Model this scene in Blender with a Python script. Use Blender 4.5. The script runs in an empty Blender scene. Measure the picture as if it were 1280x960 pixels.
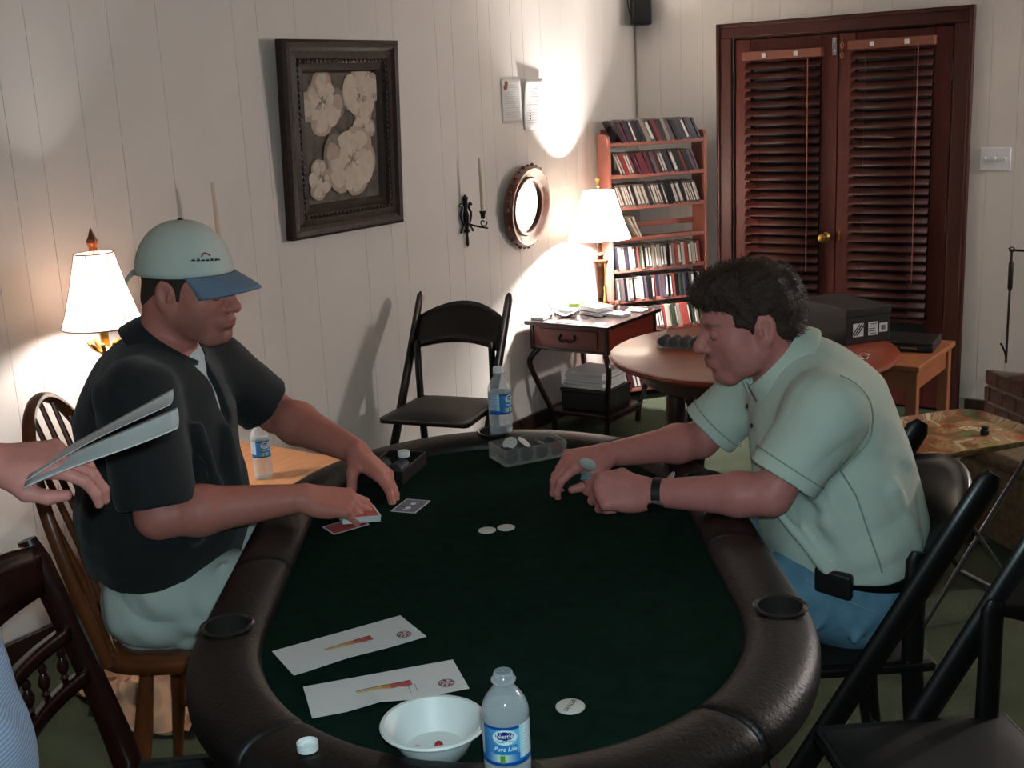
import bpy, bmesh, math, random
import numpy as np
from mathutils import Vector, Matrix
R = random.Random(7)
S = bpy.context.scene
COL = S.collection
PI = math.pi
rad = math.radians

# ------------------------------------------------------------------ camera
# world: corner of the two walls at the origin, left wall x=0, back wall y=0, room at x>0, y<0
CAM = Vector((3.36272, -6.15507, 1.70513))
YAW, PITCH, ROLL = 0.612149, 0.238513, -0.0478252
fwd = Vector((-math.sin(YAW)*math.cos(PITCH), math.cos(YAW)*math.cos(PITCH), -math.sin(PITCH)))
r0 = Vector((math.cos(YAW), math.sin(YAW), 0)); u0 = r0.cross(fwd)
cr = math.cos(ROLL)*r0 + math.sin(ROLL)*u0
cu = -math.sin(ROLL)*r0 + math.cos(ROLL)*u0
cam = bpy.data.cameras.new('camera'); cam_o = bpy.data.objects.new('camera', cam); COL.objects.link(cam_o)
cam.sensor_width = 36.0; cam.lens = 36.0*1484.366/1280; cam.clip_start = .02
M = Matrix((cr, cu, -fwd)).transposed().to_4x4(); M.translation = CAM
cam_o.matrix_world = M
S.camera = cam_o
S.view_settings.view_transform = 'Standard'; S.view_settings.look = 'None'
S.view_settings.gamma = 1; S.view_settings.use_curve_mapping = False
S.view_settings.exposure = 0.0
# ------------------------------------------------------------------ world and light
w = bpy.data.worlds.new('night'); S.world = w; w.use_nodes = True
w.node_tree.nodes['Background'].inputs[0].default_value = (.02, .025, .04, 1)
w.node_tree.nodes['Background'].inputs[1].default_value = .05
def light(name, kind, loc, power, color, size=.05, rot=None, spot=None, blend=.5):
    l = bpy.data.lights.new(name, kind); o = bpy.data.objects.new(name, l); COL.objects.link(o)
    o.location = loc; l.energy = power; l.color = color
    if kind == 'AREA': l.shape = 'DISK'; l.size = size
    else: l.shadow_soft_size = size
    if kind == 'SPOT': l.spot_size = spot; l.spot_blend = blend
    if rot: o.rotation_euler = rot
    return o
FLASH = light('camera_flash', 'SPOT', CAM + cr*.03 + cu*.055 + fwd*.02, 82.0, (.68, .96, 1.05), .018, spot=rad(75), blend=.6)
FLASH.rotation_euler = M.to_euler()
CEIL1 = light('ceiling_lamp_glow', 'AREA', (2.25, -1.95, 2.368), 2.0, (1.0, .87, .74), .34)
CEIL2 = light('ceiling_lamp_glow', 'AREA', (2.9, -5.6, 2.368), 2.0, (1.0, .87, .76), .34)
P_CORNER, P_LEFT = 345.0, 72.0
SIDE = light('wall_lamp_bulb', 'POINT', (4.3, -.16, 1.72), 158.0, (1.0, .945, .92), .08)
WARM = (1.0, .95, .91)

# ------------------------------------------------------------------ helpers
def lin(h):
    if isinstance(h, str):
        h = h.lstrip('#'); c = [int(h[i:i+2], 16)/255 for i in (0, 2, 4)]
    else: c = [v/255 for v in h]
    return tuple((v/12.92 if v <= .04045 else ((v+.055)/1.055)**2.4) for v in c)
MATS = {}
def mat(name, col, rough=.6, metal=0, var=.0, scale=8, bump=0, bscale=60, stretch=(1, 1, 1), coat=0, trans=0, ior=1.45,
        emit=None, estr=0, spec=.5, col2=None, sheen=0, alpha=1, sss=0, vcol=None):
    if name in MATS: return MATS[name]
    m = bpy.data.materials.new(name); m.use_nodes = True; nt = m.node_tree; b = nt.nodes['Principled BSDF']
    c = lin(col); I = b.inputs
    I['Base Color'].default_value = (*c, 1); I['Roughness'].default_value = rough; I['Metallic'].default_value = metal
    I['Specular IOR Level'].default_value = spec; I['Coat Weight'].default_value = coat
    I['Transmission Weight'].default_value = trans; I['IOR'].default_value = ior; I['Sheen Weight'].default_value = sheen
    I['Alpha'].default_value = alpha
    if sss: I['Subsurface Weight'].default_value = sss; I['Subsurface Radius'].default_value = (.01, .004, .002); I['Subsurface Scale'].default_value = 1
    if emit: I['Emission Color'].default_value = (*lin(emit), 1); I['Emission Strength'].default_value = estr
    tc = None
    def coords():
        t = nt.nodes.new('ShaderNodeTexCoord'); mp = nt.nodes.new('ShaderNodeMapping'); mp.inputs['Scale'].default_value = stretch
        nt.links.new(t.outputs['Object'], mp.inputs[0]); return mp
    src = None
    if vcol:
        a = nt.nodes.new('ShaderNodeVertexColor'); a.layer_name = vcol; src = a.outputs[0]
    if var or col2:
        tc = coords(); n = nt.nodes.new('ShaderNodeTexNoise'); n.inputs['Scale'].default_value = scale; n.inputs['Detail'].default_value = 5
        nt.links.new(tc.outputs[0], n.inputs[0])
        rp = nt.nodes.new('ShaderNodeValToRGB'); e = rp.color_ramp.elements
        e[0].position = .3; e[1].position = .7
        if col2: c2 = lin(col2); e[0].color = (*c, 1); e[1].color = (*c2, 1)
        else:
            e[0].color = (*[v*(1-var) for v in c], 1); e[1].color = (*[min(1, v*(1+var)) for v in c], 1)
        nt.links.new(n.outputs[0], rp.inputs[0])
        if src is not None:
            mx = nt.nodes.new('ShaderNodeMix'); mx.data_type = 'RGBA'; mx.blend_type = 'MULTIPLY'; mx.inputs[0].default_value = 1
            e[0].color = (1-var, 1-var, 1-var, 1); e[1].color = (1, 1, 1, 1)
            nt.links.new(src, mx.inputs[6]); nt.links.new(rp.outputs[0], mx.inputs[7]); src = mx.outputs[2]
        else: src = rp.outputs[0]
    if src is not None: nt.links.new(src, I['Base Color'])
    if bump:
        tc = coords(); n = nt.nodes.new('ShaderNodeTexNoise'); n.inputs['Scale'].default_value = bscale; n.inputs['Detail'].default_value = 3
        nt.links.new(tc.outputs[0], n.inputs[0])
        bp = nt.nodes.new('ShaderNodeBump'); bp.inputs['Strength'].default_value = bump; bp.inputs['Distance'].default_value = .004
        nt.links.new(n.outputs[0], bp.inputs['Height']); nt.links.new(bp.outputs[0], I['Normal'])
    MATS[name] = m
    return m

def link(o, parent=None):
    COL.objects.link(o)
    if parent is not None: o.parent = parent
    return o
def tag(o, label=None, cat=None, group=None, kind=None):
    if label: o['label'] = label
    if cat: o['category'] = cat
    if group: o['group'] = group
    if kind: o['kind'] = kind
    return o
def thing(name, label, cat, loc=(0, 0, 0), rz=0, group=None):
    o = bpy.data.objects.new(name, None); o.empty_display_size = .05; COL.objects.link(o)
    o.location = loc; o.rotation_euler = (0, 0, rz)
    return tag(o, label, cat, group)
def copy_tree(o, parent=None):
    c = o.copy(); COL.objects.link(c)
    if parent is not None: c.parent = parent
    for ch in list(o.children): copy_tree(ch, c)
    return c

class MB:
    """collects shapes into one mesh"""
    def __init__(s): s.v = []; s.f = []; s.mi = []; s.cur = 0; s.M = Matrix()
    def add(s, vs, fs):
        n = len(s.v); s.v += [tuple(s.M @ Vector(p)) for p in vs]
        s.f += [tuple(i+n for i in f) for f in fs]; s.mi += [s.cur]*len(fs); return s
    def box(s, c, d, R=None, taper=1.0):
        x, y, z = (k/2 for k in d); P = []
        for dz in (-1, 1):
            t = taper if dz < 0 else 1
            for dx, dy in ((-1, -1), (1, -1), (1, 1), (-1, 1)):
                p = Vector((dx*x*t, dy*y*t, dz*z))
                P.append((R @ p if R else p) + Vector(c))
        return s.add(P, [(3, 2, 1, 0), (4, 5, 6, 7), (0, 1, 5, 4), (1, 2, 6, 5), (2, 3, 7, 6), (3, 0, 4, 7)])
    def bar(s, a, b, w, h, up=(0, 0, 1)):
        a = Vector(a); b = Vector(b); d = (b-a); L = d.length; d.normalize(); up = Vector(up)
        if abs(d.dot(up)) > .98: up = Vector((0, 1, 0))
        x = d.cross(up).normalized(); z = x.cross(d)
        Rm = Matrix((x, d, z)).transposed()
        return s.box((a+b)/2, (w, L, h), Rm)
    def tube(s, pts, r, n=10, cap=True, flat=1.0, up=None):
        pts = [Vector(p) for p in pts]; rs = r if isinstance(r, (list, tuple)) else [r]*len(pts)
        P = []; F = []; k = len(pts); prev = None
        for i, p in enumerate(pts):
            d = (pts[min(i+1, k-1)] - pts[max(i-1, 0)]).normalized()
            if prev is None:
                a = Vector(up) if up else (Vector((0, 0, 1)) if abs(d.z) < .9 else Vector((1, 0, 0)))
                x = d.cross(a).normalized()
            else: x = (prev - d*prev.dot(d)).normalized()
            prev = x; y = d.cross(x)
            for j in range(n):
                t = 2*PI*j/n; P.append(p + (x*math.cos(t)*flat + y*math.sin(t))*rs[i])
        for i in range(k-1):
            for j in range(n):
                F.append((i*n+j, i*n+(j+1) % n, (i+1)*n+(j+1) % n, (i+1)*n+j))
        if cap: F.append(tuple(range(n-1, -1, -1))); F.append(tuple((k-1)*n+j for j in range(n)))
        return s.add(P, F)
    def lathe(s, prof, n=24, c=(0, 0, 0), ax=None, cap=True, ry=1.0):
        c = Vector(c); P = []; F = []; k = len(prof)
        for r, z in prof:
            for j in range(n):
                t = 2*PI*j/n; p = Vector((r*math.cos(t), r*ry*math.sin(t), z)); P.append((ax @ p if ax else p)+c)
        for i in range(k-1):
            for j in range(n): F.append((i*n+j, i*n+(j+1) % n, (i+1)*n+(j+1) % n, (i+1)*n+j))
        if cap: F.append(tuple(range(n-1, -1, -1))); F.append(tuple((k-1)*n+j for j in range(n)))
        return s.add(P, F)
    def prism(s, poly, z0, z1, ax=None, c=(0, 0, 0)):
        n = len(poly); c = Vector(c); P = [Vector((x, y, z)) for z in (z0, z1) for x, y in poly]
        if ax: P = [ax @ p for p in P]
        P = [p+c for p in P]
        F = [tuple(range(n-1, -1, -1)), tuple(range(n, 2*n))]+[(i, (i+1) % n, n+(i+1) % n, n+i) for i in range(n)]
        return s.add(P, F)
    def grid(s, fn, nu, nv, close_u=False):
        P = [fn(i/(nu if close_u else nu-1), j/(nv-1)) for i in range(nu) for j in range(nv)]; F = []
        for i in range(nu if close_u else nu-1):
            for j in range(nv-1):
                a = i*nv+j; b = ((i+1) % nu)*nv+j; F.append((a, b, b+1, a+1))
        return s.add(P, F)
    def sphere(s, c, r, n=16, m=10, sc=(1, 1, 1)):
        prof = [(max(1e-4, math.sin(PI*i/m))*r, -math.cos(PI*i/m)*r) for i in range(m+1)]
        k = len(s.v); s.lathe(prof, n, (0, 0, 0), cap=False)
        s.v[k:] = [tuple(s.M @ (Vector((p[0]*sc[0], p[1]*sc[1], p[2]*sc[2]))+Vector(c))) for p in [(s.M.inverted() @ Vector(q)) for q in s.v[k:]]]
        return s
    def mesh(s, name):
        me = bpy.data.meshes.new(name); me.from_pydata(s.v, [], s.f)
        if any(s.mi): me.polygons.foreach_set('material_index', s.mi)
        bm = bmesh.new(); bm.from_mesh(me); bmesh.ops.recalc_face_normals(bm, faces=bm.faces); bm.to_mesh(me); bm.free()
        me.update(); return me
    def build(s, name, m, parent=None, loc=None, rot=None, bev=0, smooth=False, seg=2, solid=0, sub=0, recalc=True, angle=None):
        if recalc: me = s.mesh(name)
        else: me = bpy.data.meshes.new(name); me.from_pydata(s.v, [], s.f); me.polygons.foreach_set('material_index', s.mi); me.update()
        for x in (m if isinstance(m, (list, tuple)) else [m]): me.materials.append(x)
        o = bpy.data.objects.new(name, me); link(o, parent)
        if loc is not None: o.location = loc
        if rot is not None: o.rotation_euler = rot
        if solid: md = o.modifiers.new('thick', 'SOLIDIFY'); md.thickness = solid; md.offset = 0
        if bev: md = o.modifiers.new('bevel', 'BEVEL'); md.width = bev; md.segments = seg; md.limit_method = 'ANGLE'; md.angle_limit = rad(35)
        if sub: md = o.modifiers.new('sub', 'SUBSURF'); md.levels = sub; md.render_levels = sub
        if smooth or bev:
            me.polygons.foreach_set('use_smooth', [True]*len(me.polygons))
            if angle is None: angle = 40
            if hasattr(me, 'set_sharp_from_angle') and not bev: me.set_sharp_from_angle(angle=rad(angle))
            if bev: md = o.modifiers.new('wn', 'WEIGHTED_NORMAL'); md.keep_sharp = False
        return o
def bx(name, c, d, m, parent=None, bev=.003, R=None, taper=1.0):
    return MB().box((0, 0, 0), d, R, taper).build(name, m, parent, loc=c, bev=bev)
def bez(pts, n=16):
    """Catmull-Rom through the points"""
    P = [Vector(p) for p in pts]; P = [P[0]*2-P[1]]+P+[P[-1]*2-P[-2]]; out = []
    for i in range(1, len(P)-2):
        for k in range(n):
            t = k/n; a, b, c, d = P[i-1:i+3]
            out.append(.5*((2*b)+(c-a)*t+(2*a-5*b+4*c-d)*t*t+(3*b-a-3*c+d)*t**3))
    out.append(P[-2]); return out
def text_mesh(txt, size, m, name, parent=None, font=None, shear=0, extrude=.0003, fn=None, loc=None, rot=None, spacing=1.0):
    cu_ = bpy.data.curves.new(name, 'FONT'); cu_.body = txt; cu_.size = size; cu_.align_x = 'CENTER'; cu_.align_y = 'CENTER'; cu_.shear = shear
    cu_.extrude = extrude; cu_.space_character = spacing; cu_.resolution_u = 3
    o = bpy.data.objects.new(name, cu_); COL.objects.link(o); dg = bpy.context.evaluated_depsgraph_get()
    me = bpy.data.meshes.new_from_object(o.evaluated_get(dg)); bpy.data.objects.remove(o)
    me.name = name
    if fn:
        for v in me.vertices: v.co = fn(v.co)
    me.materials.clear(); me.materials.append(m)
    o = bpy.data.objects.new(name, me); link(o, parent)
    if loc is not None: o.location = loc
    if rot is not None: o.rotation_euler = rot
    return o
# table frame: u to the right of the table, v away from the camera, origin under the table's centre
TC = Vector((2.027, -4.3265, 0)); TA = rad(36)
PE = Vector((math.cos(TA), math.sin(TA), 0)); AX = Vector((-math.sin(TA), math.cos(TA), 0))
def T(u, v, z): return TC + PE*u + AX*v + Vector((0, 0, z))

# ------------------------------------------------------------------ organic surfaces: smooth-union distance fields meshed by surface nets
class SDF:
    def __init__(s, M=None): s.ops = []; s.M = np.array(M) if M is not None else np.eye(4)
    def _p(s, p): return s.M[:3, :3] @ np.array(p, float) + s.M[:3, 3]
    def sc(s): return np.linalg.norm(s.M[:3, 0])
    def cone(s, a, b, r1, r2=None, k=.02, op='u', sq=None, flat=False, flat0=False):
        a = s._p(a); b = s._p(b); q = s.sc(); r1 *= q; r2 = r1 if r2 is None else r2*q
        rm = max(r1, r2)/(sq[1] if sq else 1)
        lo = np.minimum(a, b)-rm; hi = np.maximum(a, b)+rm
        s.ops.append(('c', op, k, (lo+hi)/2, (hi-lo)/2, (a, b, r1, r2, sq, flat, flat0))); return s
    def chain(s, pts, rs, k=.02, op='u', **kw):
        for i in range(len(pts)-1): s.cone(pts[i], pts[i+1], rs[i], rs[i+1], k, op, **kw)
        return s
    def ell(s, c, r, Rm=None, k=.02, op='u'):
        q = s.sc(); A = s.M[:3, :3]/q
        if Rm is not None: A = A @ np.array(Rm)
        c = s._p(c); r = np.array(r, float)*q
        h = np.abs(A) @ r
        s.ops.append(('e', op, k, c, h, (c, r, A))); return s
    def ball(s, c, r, k=.02, op='u'): return s.ell(c, (r, r, r), None, k, op)
    @staticmethod
    def dist(op, X):
        t, d = op[0], op[5]
        if t == 'c':
            a, b, r1, r2, sq, flat, flat0 = d
            Y = X-a; ba = b-a
            if sq is not None:
                ax, sf = sq; ax = np.array(ax, float)
                Y = Y - np.outer(Y @ ax, ax)*(1-sf); ba = ba - ax*(ba @ ax)*(1-sf)
            L2 = ba @ ba; h = np.clip((Y @ ba)/L2, 0, 1)
            D = np.linalg.norm(Y - h[:, None]*ba, axis=1) - (r1+(r2-r1)*h)
            n = (b-a)/np.linalg.norm(b-a)
            if flat: D = np.maximum(D, (X-b) @ n)
            if flat0: D = np.maximum(D, -((X-a) @ n))
            return D
        c, r, A = d
        Y = (X-c) @ A; k0 = np.linalg.norm(Y/r, axis=1); k1 = np.linalg.norm(Y/(r*r), axis=1)
        return k0*(k0-1)/np.maximum(k1, 1e-9)
    @staticmethod
    def comb(D, d, k, o):
        if o == 'u':
            if k <= 0: return np.minimum(D, d)
            h = np.clip(.5+.5*(D-d)/k, 0, 1); return D+(d-D)*h - k*h*(1-h)
        if o == 's': d = -d
        if k <= 0: return np.maximum(D, d)
        h = np.clip(.5-.5*(D-d)/k, 0, 1); return D+(d-D)*h + k*h*(1-h)
    def evalall(s, X):
        D = np.full(len(X), 9.0)
        for op in s.ops: D = s.comb(D, s.dist(op, X), op[2], op[1])
        return D
    def mesh(s, h, disp=None, amp=0.0):
        lo = np.min([o[3]-o[4]-o[2]*.3 for o in s.ops if o[1] == 'u'], axis=0)-amp-3*h
        hi = np.max([o[3]+o[4]+o[2]*.3 for o in s.ops if o[1] == 'u'], axis=0)+amp+3*h
        B = 8; nb = np.ceil((hi-lo)/(h*B)).astype(int)+1
        gi = np.stack(np.meshgrid(*[np.arange(n) for n in nb], indexing='ij'), -1).reshape(-1, 3)
        bc = lo+(gi*B+(B-1)/2)*h; half = B*h*.5
        Dc = s.evalall(bc)
        act = np.abs(Dc) < half*1.7321*1.35+.006+amp
        Dg = np.empty(tuple(nb*B), np.float32)
        Db = np.repeat(np.repeat(np.repeat(np.sign(Dc).reshape(nb).astype(np.float32), B, 0), B, 1), B, 2); Dg[:] = Db; del Db
        ga = gi[act]; ca = bc[act]
        loc = np.stack(np.meshgrid(*[np.arange(B)]*3, indexing='ij'), -1).reshape(-1, 3)
        X = (lo+(ga[:, None, :]*B+loc[None])*h)
        D = np.full(X.shape[:2], 9.0)
        for op in s.ops:
            m = np.all(np.abs(ca-op[3]) < op[4]+half+op[2]+.012+amp, axis=1)
            if not m.any(): continue
            Xm = X[m].reshape(-1, 3)
            D[m] = s.comb(D[m].reshape(-1), s.dist(op, Xm), op[2], op[1]).reshape(-1, B**3)
        if disp is not None: D = (D.reshape(-1) + disp(X.reshape(-1, 3))).reshape(D.shape)
        ii = ga[:, None, :]*B+loc[None]
        Dg[ii[..., 0], ii[..., 1], ii[..., 2]] = D
        Sg = (Dg < 0).astype(np.uint8)
        n0, n1, n2 = Dg.shape
        cnt = np.zeros((n0-1, n1-1, n2-1), np.uint8)
        off = [(a, b, c) for a in (0, 1) for b in (0, 1) for c in (0, 1)]
        for a, b, c in off: cnt += Sg[a:n0-1+a, b:n1-1+b, c:n2-1+c]
        ci = np.argwhere((cnt > 0) & (cnt < 8))
        cv = np.stack([Dg[ci[:, 0]+a, ci[:, 1]+b, ci[:, 2]+c] for a, b, c in off], 1).astype(float)
        P = np.zeros((len(ci), 3)); N = np.zeros(len(ci))
        for i in range(8):
            for j in range(i+1, 8):
                df = np.abs(np.array(off[i])-np.array(off[j]))
                if df.sum() != 1: continue
                a = cv[:, i]; b = cv[:, j]; m = (a < 0) != (b < 0)
                t = np.where(m, a/np.where(m, a-b, 1), 0)
                P += m[:, None]*(np.array(off[i])+t[:, None]*(np.array(off[j])-np.array(off[i]))); N += m
        P = lo+(ci+P/N[:, None])*h
        key = (ci[:, 0]*n1+ci[:, 1])*n2+ci[:, 2]
        F = []
        for ax in range(3):
            A = [slice(1, None)]*3; Bs = [slice(1, None)]*3
            A[ax] = slice(0, -1)
            sl0 = Sg[tuple(slice(1, -1) if k != ax else slice(0, -1) for k in range(3))]
            sl1 = Sg[tuple(slice(1, -1) if k != ax else slice(1, None) for k in range(3))]
            e = np.argwhere(sl0 != sl1)
            s0 = sl0[e[:, 0], e[:, 1], e[:, 2]].astype(bool)
            e = e+np.array([1 if k != ax else 0 for k in range(3)])
            a1, a2 = (ax+1) % 3, (ax+2) % 3
            q = []
            for d1, d2 in ((0, 0), (-1, 0), (-1, -1), (0, -1)):
                cidx = e.copy(); cidx[:, a1] += d1; cidx[:, a2] += d2
                q.append(np.searchsorted(key, (cidx[:, 0]*n1+cidx[:, 1])*n2+cidx[:, 2]))
            q = np.stack(q, 1); q[~s0] = q[~s0][:, ::-1]
            F.append(q)
        return P, np.concatenate(F)
def np_mesh(name, P, F, m, parent=None, cols=None):
    me = bpy.data.meshes.new(name)
    me.vertices.add(len(P)); me.vertices.foreach_set('co', np.ascontiguousarray(P, np.float32).ravel())
    k = F.shape[1]; me.loops.add(len(F)*k); me.loops.foreach_set('vertex_index', F.astype(np.int32).ravel())
    me.polygons.add(len(F)); me.polygons.foreach_set('loop_start', np.arange(0, len(F)*k, k, dtype=np.int32))
    me.polygons.foreach_set('use_smooth', np.ones(len(F), bool))
    me.update(calc_edges=True); me.validate()
    for x in (m if isinstance(m, (list, tuple)) else [m]): me.materials.append(x)
    if cols is not None:
        a = me.color_attributes.new('tint', 'FLOAT_COLOR', 'POINT')
        a.data.foreach_set('color', np.concatenate([cols, np.ones((len(cols), 1))], 1).astype(np.float32).ravel())
    o = bpy.data.objects.new(name, me); link(o, parent); return o
def waves(seed, n, lo, hi):
    r = np.random.RandomState(seed); K = r.normal(size=(n, 3)); K /= np.linalg.norm(K, axis=1)[:, None]
    K *= (lo*(hi/lo)**r.rand(n))[:, None]; ph = r.rand(n)*6.28
    def f(X):
        o = np.zeros(len(X))
        for i in range(n): o += np.sin(X @ K[i]+ph[i])
        return o/n**.5
    return f
# ------------------------------------------------------------------ materials of the room
m_wall = mat('cream_panel_paint', '#d9d2cd', rough=.6, var=.03, scale=3, bump=.03, bscale=40)
m_gap = mat('panel_joint', '#c2b7ad', rough=.8)
m_carpet = mat('green_carpet', '#434a3b', rough=.95, var=.18, scale=7, bump=.6, bscale=260, spec=.1)
m_ceil = mat('ceiling_paint', '#d8d2c6', rough=.8, bump=.1, bscale=120)
m_dkwood = mat('dark_base_wood', '#2a1712', rough=.45, var=.25, scale=6, stretch=(1, 1, 8))
m_door = mat('stained_door_wood', '#4a1a14', spec=.3, rough=.55, var=.22, scale=9, stretch=(8, 8, .7), bump=.05, bscale=30)
m_casing = mat('stained_casing_wood', '#38150f', spec=.3, rough=.55, var=.22, scale=9, stretch=(8, 8, .7))
m_slat = mat('blind_slat_wood', '#35130d', spec=.35, rough=.48, var=.2, scale=8, stretch=(1.2, 9, 9))
m_headrail = mat('blind_headrail', '#7d4a3b', rough=.5, var=.1)
m_glass = mat('clear_glass', '#ffffff', rough=.02, trans=1, ior=1.45)
m_brass = mat('brass', '#c79a52', rough=.28, metal=1)
m_chrome = mat('steel', '#b8b8ba', rough=.25, metal=1)
m_black = mat('black_satin', '#141312', rough=.45)
m_white = mat('white_plastic', '#d8d6d0', rough=.45)
m_iron = mat('wrought_iron', '#1b1310', rough=.5, metal=.3)
m_paper = mat('white_paper', '#cfcecd', rough=.7)
m_ink = mat('dark_ink', '#2c2a2c', rough=.7)

ZC, X1, Y0 = 2.44, 4.6, -7.6
floor = tag(MB().box((X1/2, Y0/2, -.05), (X1+.4, -Y0+.4, .1)).build('floor', m_carpet), kind='structure')
tag(MB().box((X1/2, Y0/2, ZC+.05), (X1+.4, -Y0+.4, .1)).build('ceiling', m_ceil), kind='structure')
wl = tag(MB().box((-.057, Y0/2, ZC/2), (.1, -Y0+.1, ZC)).build('wall_left', m_gap), kind='structure')
# back wall with the opening of the french doors
OX0, OX1, OZ = .60, 1.762, 1.945
b = MB(); b.box((OX0/2-.03, .057, ZC/2), (OX0+.06, .1, ZC)); b.box(((OX1+X1)/2, .057, ZC/2), (X1-OX1, .1, ZC)); b.box(((OX0+OX1)/2, .057, (ZC+OZ)/2), (OX1-OX0, .1, ZC-OZ))
wb = tag(b.build('wall_back', m_gap), kind='structure')
tag(MB().box((X1+.05, Y0/2, ZC/2), (.1, -Y0, ZC)).build('wall_right', mat('dark_low_bounce_wall', '#4a352b', rough=.9, var=.3, scale=10)), kind='structure')  # unseen wall, coloured dark so it bounces less lamplight onto the back wall
tag(MB().box((X1/2, Y0-.05, ZC/2), (X1, .1, ZC)).build('wall_front', m_wall), kind='structure')
def boards(cuts, fixed, z0, z1, parent):
    for a, c in zip(cuts[:-1], cuts[1:]):
        g = .0004
        if fixed == 'x': o = MB().box((-.0035, (a+c)/2, (z0+z1)/2), (.007, c-a-2*g, z1-z0)).build('wall_board', m_wall, parent)
        else: o = MB().box(((a+c)/2, .0035, (z0+z1)/2), (c-a-2*g, .007, z1-z0)).build('wall_board', m_wall, parent)
        md = o.modifiers.new('bevel', 'BEVEL'); md.width = .0008; md.segments = 1
cuts = [0.0, -.12, -.267, -.372, -.54, -.66, -.78, -.975, -1.134, -1.238, -1.411, -1.507]
y = -1.507; pat = [.2, .12, .29, .1, .17, .31]; i = 0
while y > -3.3: y -= pat[i % 6]; i += 1; cuts.append(y)
cuts[-1] = -3.36
cuts += [-3.56, -3.70, -3.865, -3.975]
y = -3.975
while y > Y0+.3: y -= pat[i % 6]; i += 1; cuts.append(y)
cuts.append(Y0)
boards(cuts[::-1], 'x', .085, ZC, wl)
boards([.01, .16, .29, .42, OX0], 'y', .085, ZC, wb)
bc = [OX0, .708, .864, 1.016, 1.143, 1.308, 1.45, 1.60, OX1]
boards(bc, 'y', OZ, ZC, wb)
boards([OX1, 1.93, 2.061, 2.2, 2.45, 2.6, 2.85, 3.1, 3.3, 3.6, 3.75, 4.05, 4.3, X1], 'y', .085, ZC, wb)
tag(MB().box((.008, Y0/2, .04), (.016, -Y0, .085)).build('baseboard_left', m_dkwood, bev=.004), kind='structure')
b = MB(); b.box((.25, -.008, .04), (.5, .016, .085)); b.box((1.95, -.008, .04), (.14, .016, .085)); tag(b.build('baseboard_back', m_dkwood, bev=.004), kind='structure')
# ------------------------------------------------------------------ french doors
trim = thing('trim_1', None, None); trim['kind'] = 'structure'
CX0, CX1, CZ = .511, 1.853, 2.022
def casing(name, c, d, ):
    MB().box((0, 0, 0), d).build(name, m_casing, trim, loc=c, bev=.006)
casing('casing_board', ((CX0+OX0)/2, -.011, OZ/2), (OX0-CX0, .022, OZ)); casing('casing_board', ((CX1+OX1)/2, -.011, OZ/2), (CX1-OX1, .022, OZ))
casing('casing_board', ((CX0+CX1)/2, -.011, (OZ+CZ)/2), (CX1-CX0, .022, CZ-OZ))
casing('casing_bead', (CX0+.012, -.027, CZ/2), (.022, .012, CZ)); casing('casing_bead', (CX1-.012, -.027, CZ/2), (.022, .012, CZ)); casing('casing_bead', ((CX0+CX1)/2, -.027, CZ-.012), (CX1-CX0-.05, .012, .022))
casing('door_jamb', (OX0+.004, .045, OZ/2), (.008, .09, OZ)); casing('door_jamb', (OX1-.004, .045, OZ/2), (.008, .09, OZ)); casing('door_jamb', ((OX0+OX1)/2, .045, OZ-.004), (OX1-OX0, .09, .008))
OXM = (OX0+OX1)/2
for n, (a, c) in enumerate(((OX0+.011, OXM-.0015), (OXM+.0015, OX1-.011))):
    d = thing('door_%d' % (n+1), None, None); d['kind'] = 'structure'
    W = c-a; st = .088
    for nm, cc, dd in (('stile', (a+st/2, .024, OZ/2), (st, .042, OZ-.022)), ('stile', (c-st/2, .024, OZ/2), (st, .042, OZ-.022)),
                       ('rail', ((a+c)/2, .024, OZ-.072), (W-2*st, .04, .12)), ('rail', ((a+c)/2, .024, .125), (W-2*st, .04, .23))):
        MB().box((0, 0, 0), dd).build(nm, m_door, d, loc=cc, bev=.004)
    MB().box((0, 0, 0), (W-2*st+.01, .006, OZ-.37)).build('glass_pane', m_glass, d, loc=((a+c)/2, .03, (OZ-.13+.24)/2))
    for zz in (.25, .98, 1.72):
        hx = a-.004 if n == 0 else c+.004
        MB().lathe([(.006, -.045), (.006, .045)], 8).build('hinge', m_dkwood, d, loc=(hx, -.004, zz))
    if n == 0:
        k = MB(); k.lathe([(.001, 0), (.026, .001), (.026, .006), (.011, .012), (.010, .03), (.022, .04), (.027, .052), (.022, .064), (.001, .068)], 20, ax=Matrix.Rotation(PI/2, 3, 'X'))
        k.build('door_knob', m_brass, d, loc=(c-.05, .003, .893), smooth=True)
        k = MB(); k.box((0, 0, 0), (.022, .006, .09)); k.tube([(0, -.006, .03), (0, -.01, 0), (0, -.006, -.03)], .005, 8); k.build('slide_bolt', m_chrome, d, loc=(c-.02, .0, 1.87), bev=.002)
    else:
        k = MB()
        for j in range(5): k.tube([(math.cos(t)*.008*(j % 2)+.0, -.004+.004*math.sin(t)*((j+1) % 2), .05-.024*j+math.sin(t)*.014) for t in [2*PI*q/8 for q in range(9)]], .0022, 6, cap=False)
        k.build('door_chain', m_brass, d, loc=(a+.02, -.003, 1.845), smooth=True)
        k = MB(); k.box((0, 0, 0), (.014, .006, .05)); k.build('strike_plate', m_brass, d, loc=(a+.02, .001, .9), bev=.002)
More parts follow.
